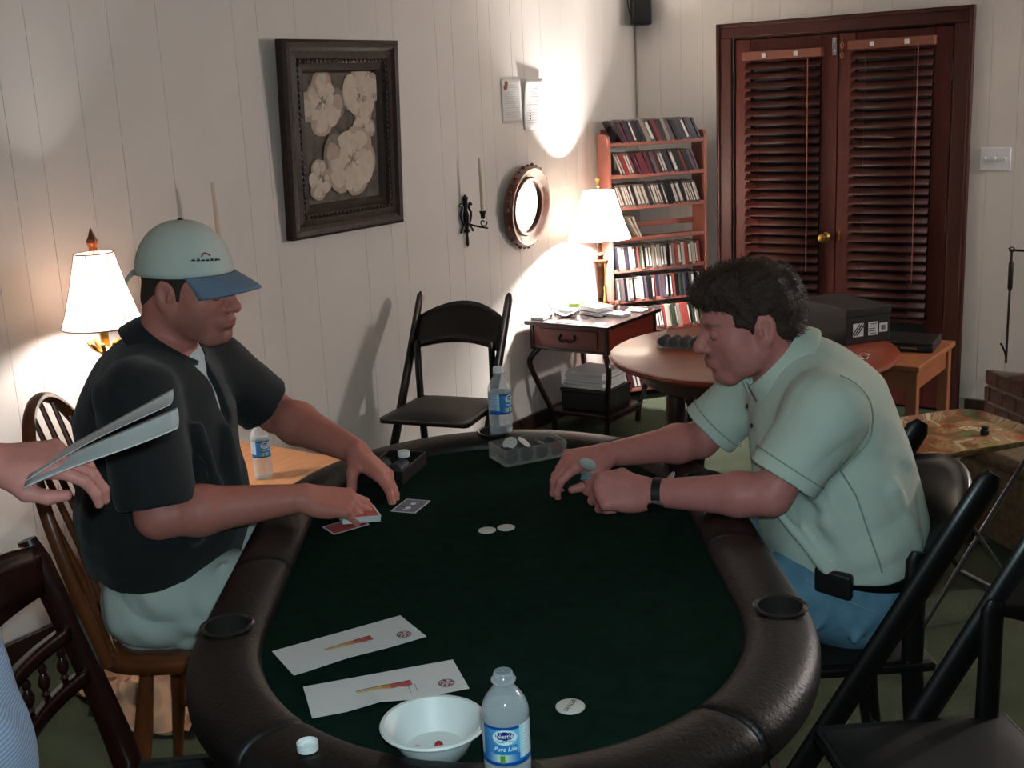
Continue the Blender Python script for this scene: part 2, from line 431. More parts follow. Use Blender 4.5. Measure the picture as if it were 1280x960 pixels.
# blinds
def blind(x0, x1, ztop, zbot, label, wand_x):
    t = thing('window_blind', label, 'blind', ((x0+x1)/2, -.03, zbot), group='wooden blinds on the french doors')
    W = x1-x0; Hh = ztop-zbot
    MB().box((0, 0, 0), (W+.02, .05, .045)).build('headrail', m_headrail, t, loc=(0, -.002, Hh-.022), bev=.003)
    for sx in (-.22, .2): MB().box((0, 0, 0), (.022, .012, .024)).build('headrail_clip', m_white, t, loc=(sx*W, -.03, Hh-.022), bev=.002)
    n = int((Hh-.08)/.0485); me = None
    for i in range(n):
        z = Hh-.075-i*.0485
        if me is None:
            b = MB(); A = 5
            def sl(u, v): 
                a = (v-.5); return Vector(((u-.5)*W, a*.046, .003*(1-4*a*a)))
            b.grid(sl, 2, A); o = b.build('slat', m_slat, t, solid=.0028, smooth=True); me = o.data
        else:
            o = bpy.data.objects.new('slat', me); link(o, t); md = o.modifiers.new('thick', 'SOLIDIFY'); md.thickness = .0028; md.offset = 0
        o.location = (R.uniform(-.001, .001), 0, z); o.rotation_euler = (rad(52+R.uniform(-3, 3)), rad(R.uniform(-.25, .25)), 0)
    MB().box((0, 0, 0), (W, .04, .018)).build('bottom_rail', m_slat, t, loc=(0, 0, Hh-.075-n*.0485+.012), bev=.003)
    for sx in (-.3, .3):
        MB().tube([(sx*W, -.027, Hh-.04), (sx*W, -.027, .02)], .0012, 5).build('ladder_cord', m_dkwood, t)
    MB().tube([(wand_x*W, -.034, Hh-.04), (wand_x*W+.004, -.036, Hh*.18)], .0028, 6).build('tilt_wand', m_headrail, t)
blind(.684, 1.10, 1.868, .46, 'brown wooden blind on the left french door, beside the brass knob', .36)
blind(1.257, 1.668, 1.892, .41, 'brown wooden blind on the right french door, nearer the light switch', .34)
# ------------------------------------------------------------------ wall fittings
t = thing('light_switch', 'white triple toggle light switch plate on the wall right of the french doors', 'light switch', (1.972, -.0, 1.293))
MB().box((0, 0, 0), (.142, .006, .112)).build('switch_plate', mat('switch_plastic', '#dfe0e6', rough=.35), t, loc=(0, -.0035, 0), bev=.003)
for dx in (-.046, 0, .046): MB().box((0, 0, 0), (.009, .016, .02), Matrix.Rotation(rad(25), 3, 'X')).build('toggle', m_white, t, loc=(dx, -.011, .0), bev=.002)
t = thing('wall_speaker', 'small black loudspeaker mounted high in the corner with a dangling wire', 'speaker', (.085, -.075, 2.04))
MB().box((0, 0, 0), (.105, .12, .22), Matrix.Rotation(rad(35), 3, 'Z')).build('cabinet', m_black, t, loc=(.005, -.01, .115), bev=.008)
MB().box((0, 0, 0), (.09, .006, .2), Matrix.Rotation(rad(35), 3, 'Z')).build('grille', mat('grille_cloth', '#0d0c0c', rough=.9), t, loc=(.043, -.064, .115), bev=.002)
MB().tube([(0, .02, .16), (-.05, .05, .17), (-.083, .072, .17)], .012, 8).build('bracket', m_black, t)
MB().tube(bez([(-.02, .04, .13), (-.05, .0, .06), (-.06, -.04, .12), (-.07, -.06, .39)], 8), .0025, 6).build('wire', m_iron, t)
# paper notices: first one flat, second one lifting off the wall
def notice(label, yc, zc, wd, ht, curl, seed, wx):
    t = thing('paper_notice', label, 'notice', (wx, yc, zc), group='paper notices on the panelled wall')
    b = MB()
    def f(u, v):
        d = .003+curl*max(0, (v-.25)/.75)**2*(1-.6*u)
        return Vector((d, (u-.5)*wd, (v-.5)*ht))
    b.grid(f, 10, 12); b.build('sheet', m_paper, t, smooth=True, solid=.0006)
    q = random.Random(seed); b = MB()
    for i in range(15):
        z = ht*(.36-.052*i)
        if seed == 2 and i in (5, 8): continue
        x0 = -wd*.36+(wd*.14 if (seed == 1 and i < 4) else 0); x1 = wd*(.2+.16*q.random())
        u = (x0+x1)/2/wd+.5; v = z/ht+.5; d = f(u, v).x+.0007
        b.box((d, (x0+x1)/2, z), (.0004, x1-x0, ht*.012))
    b.build('printed_lines', mat('grey_print', '#a9a6ab', rough=.8), t)
    b = MB()
    if seed == 1:
        for k in range(6): b.sphere((f(.24, .86).x+.0008, -wd*.27+q.uniform(-.01, .01), ht*(.36+q.uniform(-.05, .05))), .010, 8, 6, (.04, 1, 1.3))
        b.build('printed_emblem', mat('emblem_brown', '#8a5a48', rough=.8), t)
    else:
        for k in range(4): b.sphere((f(.35, .2).x+.0008, -wd*.16, ht*(-.12-.055*k)), .0045, 8, 6, (.08, 1, 1))
        b.build('bullet_marks', m_ink, t)
notice('white paper notice with a small brown emblem, left of the two on the wall', -1.26, 1.677, .168, .205, .0, 1, .001)
notice('white printed notice with a curled top edge, right of the two on the wall', -1.077, 1.655, .17, .245, .02, 2, .003)
# ------------------------------------------------------------------ framed picture
t = thing('framed_picture', 'picture of white magnolia blossoms in a heavy carved dark wood frame', 'picture', (.02, -2.512, 1.572)); t.rotation_euler = (0, rad(2.5), 0)
m_frame = mat('carved_frame', '#1d100b', rough=.45, spec=.35, col2='#33231a', scale=45, bump=.5, bscale=90)
FW, FH, IW, IH = .675, .755, .42, .505
sec = [(0, 0), (.0, .034), (.012, .043), (.03, .04), (.045, .03), (.07, .034), (.09, .018), (.115, .022), (.128, .006), (.128, 0)]
b = MB()
def fr(u, v):
    i = int(round(u*4)) % 4; s, d = sec[int(round(v*(len(sec)-1)))]
    y, z = [(-1, -1), (1, -1), (1, 1), (-1, 1)][i]
    return Vector((d, y*(FW/2-s), z*(FH/2-s)))
b.grid(fr, 4, len(sec), close_u=True); b.build('frame', m_frame, t)
b = MB(); q = random.Random(3)
for side in range(4):
    n = 22 if side % 2 == 0 else 26
    for k in range(n):
        s = (k+.5)/n-.5
        for off, rr in ((.018, .012), (.082, .009)):
            y, z = ((s*(FW-2*off), (FH/2-off)*(1 if side == 0 else -1)) if side % 2 == 0 else ((FW/2-off)*(1 if side == 1 else -1), s*(FH-2*off)))
            b.sphere((.036 if off < .05 else .03, y, z), rr, 7, 4, (.6, q.uniform(.6, 1.1), q.uniform(.6, 1.2)))
b.build('carving', m_frame, t, smooth=True)['kind'] = 'stuff'
MB().box((.004, 0, 0), (.008, IW+.02, IH+.02)).build('canvas', mat('canvas_dark', '#4a423a', rough=.7, col2='#6a5f54', scale=14), t)
# painted blossoms: thin relief of petals on the canvas
mp = [mat('petal_%s' % n, h, rough=.7, var=.12, scale=22) for n, h in (('light', '#c3b5a6'), ('warm', '#ab9787'), ('shade', '#7f7368'), ('stem', '#4b463f'))]
b = MB()
def petal(cy, cz, L, wd, ang, lay, mi, inner=False):
    b.cur = mi; P = []; n = 14; x = .0083+.0005*lay
    for j in range(n):
        tt = 2*PI*j/n; px = L*(.5+.5*math.cos(tt)); py = wd*math.sin(tt)*(.75+.25*math.cos(tt-.6))
        P.append((x, cy+px*math.cos(ang)-py*math.sin(ang), cz+px*math.sin(ang)+py*math.cos(ang)))
    c = Vector((x+.0012, cy+L*.5*math.cos(ang), cz+L*.5*math.sin(ang)))
    b.add(P+[c], [(j, (j+1) % n, n) for j in range(n)])
    if mi < 3 and L > .03 and not inner: petal(cy+L*.16*math.cos(ang), cz+L*.16*math.sin(ang), L*.74, wd*.66, ang+.06, lay+.6, max(0, mi-1), True)
q = random.Random(5); lay = 0
for k in range(26):
    petal(q.uniform(-.17, .17), q.uniform(-.22, .22), q.uniform(.08, .15), q.uniform(.012, .02), q.uniform(0, 6.28), lay*.1, 3); lay += 1
def bloom(cy, cz, r, n, seed, flat=1.0):
    q = random.Random(seed); global lay
    lay += 3
    for ring, (rr, ww, mi) in enumerate(((1.0, .95, 1), (.85, 1.0, 0), (.62, .95, 0), (.36, .8, 1), (.2, .7, 2))):
        for k in range(n):
            a = 2*PI*(k+ring*.5)/n+q.uniform(-.25, .25); L = r*rr*q.uniform(.85, 1.1)
            petal(cy, cz, L, L*ww*.62, a, 2+lay*.12, mi if q.random() < .75 else (mi+1) % 3); lay += 1
bloom(-.11, .14, .125, 4, 1); bloom(.115, .165, .12, 4, 2); bloom(.12, .03, .07, 3, 8); bloom(-.14, -.15, .09, 3, 6); bloom(.045, -.095, .165, 5, 4)
b.build('painted_blossoms', mp, t)
# ------------------------------------------------------------------ oval mirror
t = thing('oval_mirror', 'oval wall mirror in a brown carved frame reflecting the lamp', 'mirror', (.03, -1.213, 1.163)); t.rotation_euler = (0, rad(5.5), rad(3.2))
ma, mb = .2, .205
prof = [(.63, .006), (.64, .018), (.69, .022), (.72, .012), (.78, .016), (.86, .03), (.93, .034), (.985, .022), (1.0, 0), (.98, -.012)]
b = MB(); b.grid(lambda u, v: (lambda s, d: Vector((d, s*ma*math.cos(2*PI*u), s*mb*math.sin(2*PI*u))))(*prof[int(round(v*(len(prof)-1)))]), 48, len(prof), close_u=True)
b.build('frame', mat('mirror_frame', '#5a3328', rough=.35, var=.3, scale=20), t, smooth=True)
b = MB()
for k in range(30):
    a = 2*PI*k/30; b.sphere((.012, math.cos(a)*ma, math.sin(a)*mb), .011, 8, 5, (1, 1, 1) if k % 2 else (.8, .6, .6))
b.build('scalloped_edge', MATS['mirror_frame'], t, smooth=True)['kind'] = 'stuff'
b = MB(); b.lathe([(.001, .004), (.64, .004)], 48, ax=Matrix(((0, 0, 1), (ma, 0, 0), (0, mb, 0))), cap=False)
b.build('mirror_glass', mat('mirror_silver', '#d8d8d8', rough=.02, metal=1), t)
b = MB(); b.lathe([(.001, -.012), (.98, -.012)], 32, ax=Matrix(((0, 0, 1), (ma, 0, 0), (0, mb, 0))), cap=False); b.tube([(-.012, 0, .1), (-.035, .0, .12)], .006, 6)
b.build('backing', m_dkwood, t)
# ------------------------------------------------------------------ candle sconces
def sconce(y, z, label):
    t = thing('candle_sconce', label, 'candle sconce', (.0, y, z), group='wrought iron sconces')
    b = MB(); x = .012
    b.lathe([(.001, -.125), (.008, -.11), (.006, -.06), (.016, -.05), (.006, -.035), (.012, -.02), (.016, .02), (.008, .05), (.013, .075), (.010, .09), (.015, .105), (.001, .122)], 10, (x, 0, 0))
    for s in (-1, 1):
        b.tube(bez([(x, s*.008, -.03), (x, s*.03, -.005), (x, s*.04, .03), (x, s*.026, .055), (x, s*.034, .078), (x, s*.046, .07)], 6), [.007]*4+[.006]*27, 7)
        b.tube(bez([(x, s*.01, -.02), (x, s*.03, -.03), (x, s*.044, -.045), (x, s*.048, -.055)], 6), .005, 7)
    b.build('scrollwork', m_iron, t, smooth=True)
    b = MB(); b.tube(bez([(x, 0, -.01), (.04, .008, -.022), (.085, .012, -.03), (.10, .012, -.028)], 6), .005, 8)
    sp = [(.10+math.cos(a)*(.004+.0028*a), .012, -.008+math.sin(a)*(.004+.0028*a)) for a in [k*.5 for k in range(14)]]
    b.tube(sp, .0035, 6); b.tube([(.075, .012, -.03), (.125, .012, -.034)], .004, 6)
    b.build('arm', m_iron, t, smooth=True)
    MB().lathe([(.006, .008), (.010, .012), (.012, .03), (.017, .045), (.014, .045), (.009, .03), (.001, .028)], 14, (.10, .012, 0)).build('candle_cup', m_iron, t, smooth=True)
    MB().tube([(.10, .012, .03), (.10, .010, .17), (.10, .006, .285)], [.0095, .0085, .006], 12).build('taper_candle', mat('candle_wax', '#cfc0ac', rough=.5, sss=.1), t, smooth=True)
sconce(-1.690, 1.145, 'black wrought iron sconce with a tall cream taper beside the oval mirror')
sconce(-3.285, 1.170, 'wrought iron sconce with a cream taper, mostly hidden behind the capped man')
# ------------------------------------------------------------------ hearth, stove, tools
HRZ = rad(-46); HZ = .255
hearth = thing('brick_hearth', 'low raised corner hearth of dark red bricks with pale mortar joints', 'hearth', (1.962, -.012, 0), HRZ)
m_brick = mat('hearth_brick', '#4a3029', rough=.85, var=.35, scale=14, bump=.5, bscale=60); m_mortar = mat('mortar', '#6d6257', rough=.95, bump=.3, bscale=150)
MB().prism([(.03, .012), (1.6, .012), (1.6, 1.4), (1.40, 1.40)], 0, HZ-.006).build('mortar_core', m_mortar, hearth)
bme = {}
def brick(c, d):
    k = tuple(round(v, 3) for v in d)
    if k not in bme: o = MB().box((0, 0, 0), d).build('brick', m_brick, hearth, bev=.006); bme[k] = o
    else: o = bme[k].copy(); link(o, hearth)
    o.location = c; o.rotation_euler = (R.uniform(-.012, .012), R.uniform(-.012, .012), R.uniform(-.012, .012))
for row in range(3):
    z = .043+row*.085; x = .018+(.055 if row % 2 else 0)
    if row % 2: brick((.040, .022, z), (.045, .04, .07))
    while x < 1.5: brick((x+.055, .022, z), (.1, .04, .07)); x += .113
for j in range(4):
    x = .22+.21*j
    while x < 1.5: brick((x+.055, .1+.21*j, HZ-.008), (.1, .2, .026)); x += .112
stove = thing('iron_stove', 'dark iron stove standing on the brick hearth at the right edge', 'stove', (2.537, -.319, HZ+.008), HRZ)
MB().box((0, 0, .16), (.50, .18, .2)).build('firebox', m_iron, stove, bev=.01); MB().box((0, 0, .275), (.56, .22, .03)).build('top_plate', m_iron, stove, bev=.006)
for sx in (-1, 1):
    for sy in (-1, 1): MB().tube([(sx*.22, sy*.06, 0), (sx*.21, sy*.055, .07)], [.016, .024], 8).build('leg', m_iron, stove)
MB().box((0, -.096, .16), (.3, .012, .15)).build('stove_door', m_black, stove, bev=.004)
stand = thing('tool_stand', 'black fireplace tool stand with a hooked arm behind the stove', 'tool stand', (2.24, -.075, HZ+.006))
MB().lathe([(.07, 0), (.07, .01), (.012, .02), (.008, .06), (.008, .61), (.016, .63), (.001, .65)], 14).build('post', m_iron, stand, smooth=True)
MB().tube([(0, 0, .602), (-.16, 0, .602), (-.168, 0, .615)], .006, 8).build('arm', m_iron, stand)
pk = thing('fire_poker', 'long black fire poker hanging from the tool stand against the wall', 'poker', (2.086, -.082, .305))
MB().tube([(0, 0, 0), (0, 0, .555)], .0055, 8).build('shaft', m_iron, pk); MB().tube([(.0, 0, .36), (.0, 0, .375), (.0, 0, .495), (0, 0, .51)], [.006, .012, .012, .006], 10).build('grip', m_iron, pk, smooth=True)
MB().tube(bez([(0, 0, .02), (-.006, 0, .05), (-.025, 0, .09), (-.032, 0, .095)], 5), .005, 8).build('hook', m_iron, pk); MB().tube([(math.cos(a)*.012, 0, .562+math.sin(a)*.012) for a in [k*PI/5 for k in range(11)]], .003, 6).build('hanging_ring', m_iron, pk)
# ------------------------------------------------------------------ poker table
m_felt = mat('green_felt', '#0c2019', rough=.98, var=.22, scale=30, bump=.35, bscale=500, spec=.04, sheen=.0)
m_leather = mat('dark_padded_vinyl', '#110b09', rough=.47, var=.15, scale=12, bump=.3, bscale=130, spec=.42)
FZ = .79
HWD, STR, EDP = .4225, .30, .48
def outline(off, n=48):
    P = []
    for i in range(13): P.append((HWD, -STR+2*STR*i/12, 1, 0))
    for i in range(1, n): a = PI*i/n; P.append((HWD*math.cos(a), STR+EDP*math.sin(a), math.cos(a)/HWD, math.sin(a)/EDP))
    for i in range(13): P.append((-HWD, STR-2*STR*i/12, -1, 0))
    for i in range(1, n): a = PI+PI*i/n; P.append((HWD*math.cos(a), -STR+EDP*math.sin(a), math.cos(a)/HWD, math.sin(a)/EDP))
    out = []
    for x, y, a, b in P: L = math.hypot(a, b); out.append((x+a/L*off, y+b/L*off))
    return out
table = thing('poker_table', 'oval poker table with dark green felt and a padded brown-black rail', 'poker table', T(0, 0, 0), TA)
MB().prism(outline(.004), FZ-.02, FZ).build('felt', m_felt, table)
MB().prism(outline(.09), FZ-.05, FZ-.021).build('table_board', m_black, table, bev=.004)
inn = outline(0); NO = len(inn)
secp = [(-.002, .772), (-.001, .797), (.008, .808), (.025, .816), (.05, .819), (.08, .818), (.102, .811), (.117, .799), (.125, .783), (.125, .757), (.112, .741), (.0, .741)]
def rail_mesh(idx):
    b = MB(); P = []; F = []; n = len(secp)
    rings = []
    a_, b_ = idx[0], idx[-1]
    for q, i in enumerate(idx):
        (x, y) = inn[i % NO]; x2, y2 = outline_n[i % NO]
        rings.append((x, y, x2, y2, 1.0))
    def tang(k):
        p = rings[k]; r = rings[k+1 if k+1 < len(rings) else k-1]
        s = 1 if k+1 < len(rings) else -1
        d = Vector((r[0]-p[0], r[1]-p[1]))*s; return d.normalized()
    t0 = tang(0); t1 = tang(len(rings)-1)
    ext = []
    f = rings[0]; l = rings[-1]; g = .0015
    ext.append((f[0]+t0.x*g, f[1]+t0.y*g, f[2], f[3], .9)); ext.append((f[0]+t0.x*(g+.004), f[1]+t0.y*(g+.004), f[2], f[3], .975)); ext.append((f[0]+t0.x*(g+.012), f[1]+t0.y*(g+.012), f[2], f[3], 1))
    ext += rings[1:-1]
    ext.append((l[0]-t1.x*(g+.012), l[1]-t1.y*(g+.012), l[2], l[3], 1)); ext.append((l[0]-t1.x*(g+.004), l[1]-t1.y*(g+.004), l[2], l[3], .975)); ext.append((l[0]-t1.x*g, l[1]-t1.y*g, l[2], l[3], .9))
    for (x, y, nx, ny, s) in ext:
        for d, z in secp: dd = .06+(d-.06)*s; zz = .78+(z-.78)*(s*s); P.append((x+nx*dd, y+ny*dd, zz))
    k = len(ext)
    for i in range(k-1):
        for j in range(n): F.append((i*n+j, i*n+(j+1) % n, (i+1)*n+(j+1) % n, (i+1)*n+j))
    F.append(tuple(range(n-1, -1, -1))); F.append(tuple((k-1)*n+j for j in range(n)))
    b.add(P, F); return b
o1 = outline(1.0); outline_n = [(o1[i][0]-inn[i][0], o1[i][1]-inn[i][1]) for i in range(NO)]
def nearest(u, v): return min(range(NO), key=lambda i: (inn[i][0]-u)**2+(inn[i][1]-v)**2)
i0 = nearest(HWD, 0); i1 = nearest(.32, .69); i2 = nearest(-.32, .69); i3 = nearest(-HWD, 0); i4 = nearest(-.335, -.66); i5 = nearest(.315, -.70)
segs = [(i0, i1), (i1, i2), (i2, i3), (i3, i4), (i4, i5), (i5, i0+NO)]
CUPS = [(.485, -.36), (.485, .36), (-.485, -.315), (-.485, .36), (0, .8425), (0, -.8425)]
cyl = MB(); 
for u, v in CUPS: cyl.lathe([(.042, .60), (.042, .95)], 32, (u, v, 0))
cut = cyl.build('cutter', m_black)
for a, c in segs:
    o = rail_mesh(list(range(a, c+1))).build('rail_cushion', m_leather, None, smooth=True, angle=70)
    md = o.modifiers.new('b', 'BOOLEAN'); md.object = cut; md.operation = 'DIFFERENCE'; md.solver = 'EXACT'
    dg = bpy.context.evaluated_depsgraph_get(); me = bpy.data.meshes.new_from_object(o.evaluated_get(dg)); o.modifiers.clear(); o.data = me
    o.parent = table
bpy.data.objects.remove(cut)
m_cup = mat('cup_holder_black', '#2a2624', rough=.22, spec=.7)
for u, v in CUPS:
    b = MB(); b.lathe([(.001, .772), (.039, .772), (.0405, .78), (.0405, .815), (.047, .8185), (.048, .8215), (.044, .8235), (.0385, .8215), (.0375, .812), (.037, .785), (.034, .777), (.001, .776)], 32, (0, 0, 0), cap=False)
    b.build('cup_holder', m_cup, table, loc=(u, v, 0), smooth=True)
for sx in (-1, 1):
    for sy in (-1, 1): MB().tube([(sx*.27, sy*.52, FZ-.05), (sx*.29, sy*.58, 0)], .018, 10).build('leg', m_black, table)
    MB().tube([(sx*.283, -.56, .22), (sx*.283, .56, .22)], .012, 8).build('brace', m_black, table)
# ------------------------------------------------------------------ folding chairs
m_fold = mat('black_folding_wood', '#0f0c0b', rough=.34, spec=.55)
m_fpad = mat('black_vinyl_pad', '#141110', rough=.62, bump=.1, bscale=200)
def folding_chair():
    t = thing('folding_chair', None, 'chair')
    hw = .205
    def post_f(f): return Vector((-.225+.525*f, 0, .875*(1-f)))
    for s in (-1, 1):
        b = MB(); a = post_f(0); c = post_f(1)
        pts = [a+(c-a)*k/8 for k in range(9)]
        b.tube([p+Vector((0, s*hw, 0)) for p in [a+Vector((-.012, 0, .018))]+pts], [.016]+[.030]*9, 12, flat=.46)
        b.build('post', m_fold, t, smooth=True)
        b = MB(); p0 = post_f(.23)+Vector((.012, s*(hw-.034), .02)); 
        b.tube([p0+Vector((-.004, 0, .02)), p0, (-.092, s*(hw-.034), .44), (-.115, s*(hw-.034), .16), (-.135, s*(hw-.034), 0)], [.015, .024, .025, .025, .022], 12, flat=.5)
        b.build('rear_leg', m_fold, t, smooth=True)
    b = MB(); sh = [(-.14, -.19), (.235, -.2), (.255, -.185), (.255, .185), (.235, .2), (-.14, .19)]
    b.prism(sh, .44, .462); b.build('seat_frame', m_fold, t, bev=.006)
    b = MB(); b.grid(lambda u, v: Vector((-.13+.37*u, (-.178+.356*v)*(1-.03*u), .463+.016*(1-(2*u-1)**6)*(1-(2*v-1)**6))), 14, 14); b.build('seat_pad', m_fpad, t, smooth=True)
    b = MB()
    n = 16
    def slab(u, v):
        y = (u-.5)*2; z0 = .672+.028*(1-y*y); z1 = .80+.058*(1-y*y)
        z = z0+(z1-z0)*v; x = -.225+.525*(1-z/.875)-.030*(1-y*y)
        return Vector((x, y*(hw-.008), z))
    b.grid(slab, n, 6); b.build('backrest', m_fold, t, solid=.016, smooth=True)
    MB().tube([(.195, -hw, .175), (.195, hw, .175)], .011, 8).build('front_stretcher', m_fold, t)
    MB().tube([(-.12, -hw+.03, .12), (-.12, hw-.03, .12)], .011, 8).build('rear_stretcher', m_fold, t)
    return t
fc = folding_chair(); grp = 'black folding chairs'
fc.location = (.385, -2.385, 0); fc.rotation_euler = (0, 0, rad(-77)); tag(fc, 'empty black folding chair standing against the panelled wall under the sconce', None, grp)
c2 = copy_tree(fc); c2.location = T(.80, .27, 0); c2.rotation_euler = (0, 0, TA+PI); tag(c2, 'black folding chair that the man in the pale green polo sits on', None, grp)
c3 = copy_tree(fc); c3.location = T(.865, -.335, 0); c3.rotation_euler = (0, 0, TA+PI+rad(3)); tag(c3, 'empty black folding chair in the lower right corner, nearest the camera', None, grp)
# ------------------------------------------------------------------ windsor chair
m_wind = mat('windsor_wood', '#66361b', rough=.3, var=.25, scale=9, stretch=(3, 3, 1), coat=.2)
t = thing('windsor_chair', 'brown bow-back windsor chair with spindles that the capped man sits on', 'chair', T(-.715, .42, 0), TA)
SZ = .50
b = MB(); b.grid(lambda u, v: Vector((-.005+.232*math.copysign(abs(math.cos(2*PI*u))**.62, math.cos(2*PI*u))*v, .238*math.copysign(abs(math.sin(2*PI*u))**.62, math.sin(2*PI*u))*v, SZ-.012*(1-v*v))), 32, 6, close_u=True)
b.build('seat', m_wind, t, solid=.034, smooth=True)
def bow(k):  # k 0..1
    a = PI*k; y = -.215*math.cos(a)*(1+.06*math.sin(a)); h = (math.sin(a))**.62
    return Vector((-.175-.155*h, y, SZ+.575*h))
MB().tube([bow(i/40) for i in range(41)], .0155, 10, flat=.8).build('bow', m_wind, t, smooth=True)
for j in range(7):
    y = (j-3)*.052; k = math.acos(-(j-3)*.062/.222)/PI
    MB().tube([(-.195+.012*abs(j-3)/3, y, SZ), ((bow(k).x-.165)/2+.0, (y+bow(k).y)/2, (SZ+bow(k).z)/2), bow(k)], [.0075, .0095, .006], 8).build('spindle', m_wind, t, smooth=True)
for sx, sy in ((1, -1), (1, 1), (-1, -1), (-1, 1)):
    MB().tube([(sx*.13+.02, sy*.14, SZ-.01), (sx*.155+.02, sy*.165, SZ*.6), (sx*.165+.02, sy*.175, SZ*.45), (sx*.2+.02, sy*.21, 0)], [.014, .022, .019, .012], 10).build('leg', m_wind, t, smooth=True)
for sy in (-1, 1): MB().tube([(.18, sy*.185, .19), (-.14, sy*.185, .19)], .011, 8).build('stretcher', m_wind, t)
MB().tube([(.02, -.185, .19), (.02, .185, .19)], .011, 8).build('stretcher', m_wind, t)
# ------------------------------------------------------------------ dark carved chair, left foreground
m_mahog = mat('dark_mahogany', '#2a120d', rough=.26, var=.3, scale=10, coat=.25)
t = thing('carved_armless_chair', 'dark mahogany chair with a curved spindle gallery in its back, left foreground', 'chair', T(-.55, -.33, 0), TA+rad(4))
def backline(z): return -.195-.30*max(0, (z-.42))**1.15 if z > .42 else -.195-.10*(.42-z)/.42
for s in (-1, 1):
    zs = [0, .15, .3, .42, .5, .6, .7, .8, .88, .925]
    MB().tube([(backline(z), s*(.235+.02*(z-.45)), z) for z in zs], [.02, .022, .026, .03, .029, .026, .025, .025, .026, .018], 10, flat=.75).build('back_post', m_mahog, t, smooth=True)
def railc(z, hgt, th, name, arch=0, bow_=.05):
    b = MB()
    def f(u, v):
        y = (u-.5)*2; return Vector((backline(z)-bow_*(1-y*y), y*.235, z-hgt/2+hgt*v+arch*(1-y*y)*(v*1.0)))
    b.grid(f, 18, 4); return b.build(name, m_mahog, t, solid=th, smooth=True)
railc(.868, .095, .024, 'crest_rail', .035); railc(.735, .026, .022, 'gallery_rail'); railc(.645, .026, .022, 'gallery_rail')
for j in range(7):
    y = (j-3)*.062; q = 1-(y/.235)**2
    x0 = backline(.66)-.05*q; x1 = backline(.725)-.05*q
    MB().lathe([(.006, 0), (.009, .006), (.005, .012), (.011, .024), (.012, .034), (.006, .048), (.009, .056), (.006, .066)], 10, (0, 0, 0)).build('spindle', m_mahog, t, loc=((x0+x1)/2, y, .657), smooth=True)
MB().box((.02, 0, .425), (.44, .47, .05)).build('seat_frame', m_mahog, t, bev=.008)
b = MB(); b.grid(lambda u, v: Vector((-.17+.4*u, -.21+.42*v, .452+.03*(1-(2*u-1)**4)*(1-(2*v-1)**4))), 16, 16)
mp_ = mat('plaid_seat_cloth', '#1a1f22', rough=.9, col2='#2a2c2a', scale=5)
b.build('seat_cushion', mp_, t, smooth=True)
for k in range(4):
    for ax in (0, 1):
        s = -.14+.1*k; b = MB()
        def st(u, v): 
            a = u; w_ = (v-.5)*.018
            uu, vv = ((a, (s+w_+.21)/.42) if ax == 0 else ((s+w_+.2)/.4+.02, a))
            return Vector((-.17+.4*uu, -.21+.42*vv, .4535+.03*(1-(2*uu-1)**4)*(1-(2*vv-1)**4)))
        b.grid(st, 12, 2); b.build('plaid_stripe', mat('plaid_green', '#2c3a36', rough=.9), t, smooth=True)
for s in (-1, 1): MB().tube([(.2, s*.2, .41), (.2, s*.2, .3), (.205, s*.205, 0)], [.022, .024, .016], 10).build('front_leg', m_mahog, t, smooth=True)
for s in (-1, 1): MB().tube([(.2, s*.2, .16), (-.22, s*.225, .16)], .011, 8).build('stretcher', m_mahog, t)
# ------------------------------------------------------------------ pale side table by the left wall, with lamp
m_pale = mat('pale_maple', '#c98d5e', rough=.35, var=.15, scale=6, stretch=(6, 1, 1))
t = thing('side_table', 'low pale maple side table by the left wall holding the lit lamp and a bottle', 'table', (.36, -3.605, 0))
MB().box((0, 0, 0), (.62, .73, .028)).build('tabletop', m_pale, t, loc=(0, 0, .486), bev=.006)
MB().box((0, 0, 0), (.54, .64, .07)).build('apron', m_pale, t, loc=(0, 0, .436), bev=.003)
for sx in (-1, 1):
    for sy in (-1, 1): MB().box((0, 0, 0), (.05, .05, .472), taper=.7).build('leg', m_pale, t, loc=(sx*.25, sy*.30, .236), bev=.004)
# ------------------------------------------------------------------ lamps
def shade_mat(name, col, k):
    m = bpy.data.materials.new(name); m.use_nodes = True; nt = m.node_tree; nt.nodes.clear()
    o = nt.nodes.new('ShaderNodeOutputMaterial'); d = nt.nodes.new('ShaderNodeBsdfDiffuse'); tr = nt.nodes.new('ShaderNodeBsdfTranslucent'); mx = nt.nodes.new('ShaderNodeMixShader')
    d.inputs[0].default_value = (*lin(col), 1); tr.inputs[0].default_value = (*lin(col), 1); mx.inputs[0].default_value = k
    nt.links.new(d.outputs[0], mx.inputs[1]); nt.links.new(tr.outputs[0], mx.inputs[2]); nt.links.new(mx.outputs[0], o.inputs[0]); return m
m_shade = shade_mat('ivory_lamp_fabric', '#f6ecdf', .68); m_shade2 = shade_mat('cream_lamp_fabric', '#efd5c0', .42)
m_bulb = mat('lit_bulb', '#ffffff', emit='#ffe2bd', estr=30)
m_bronze = mat('bronze_lamp', '#4a2a17', rough=.35, metal=.5, var=.3, scale=20)
m_trim_dk = mat('shade_trim', '#6a4a38', rough=.6)
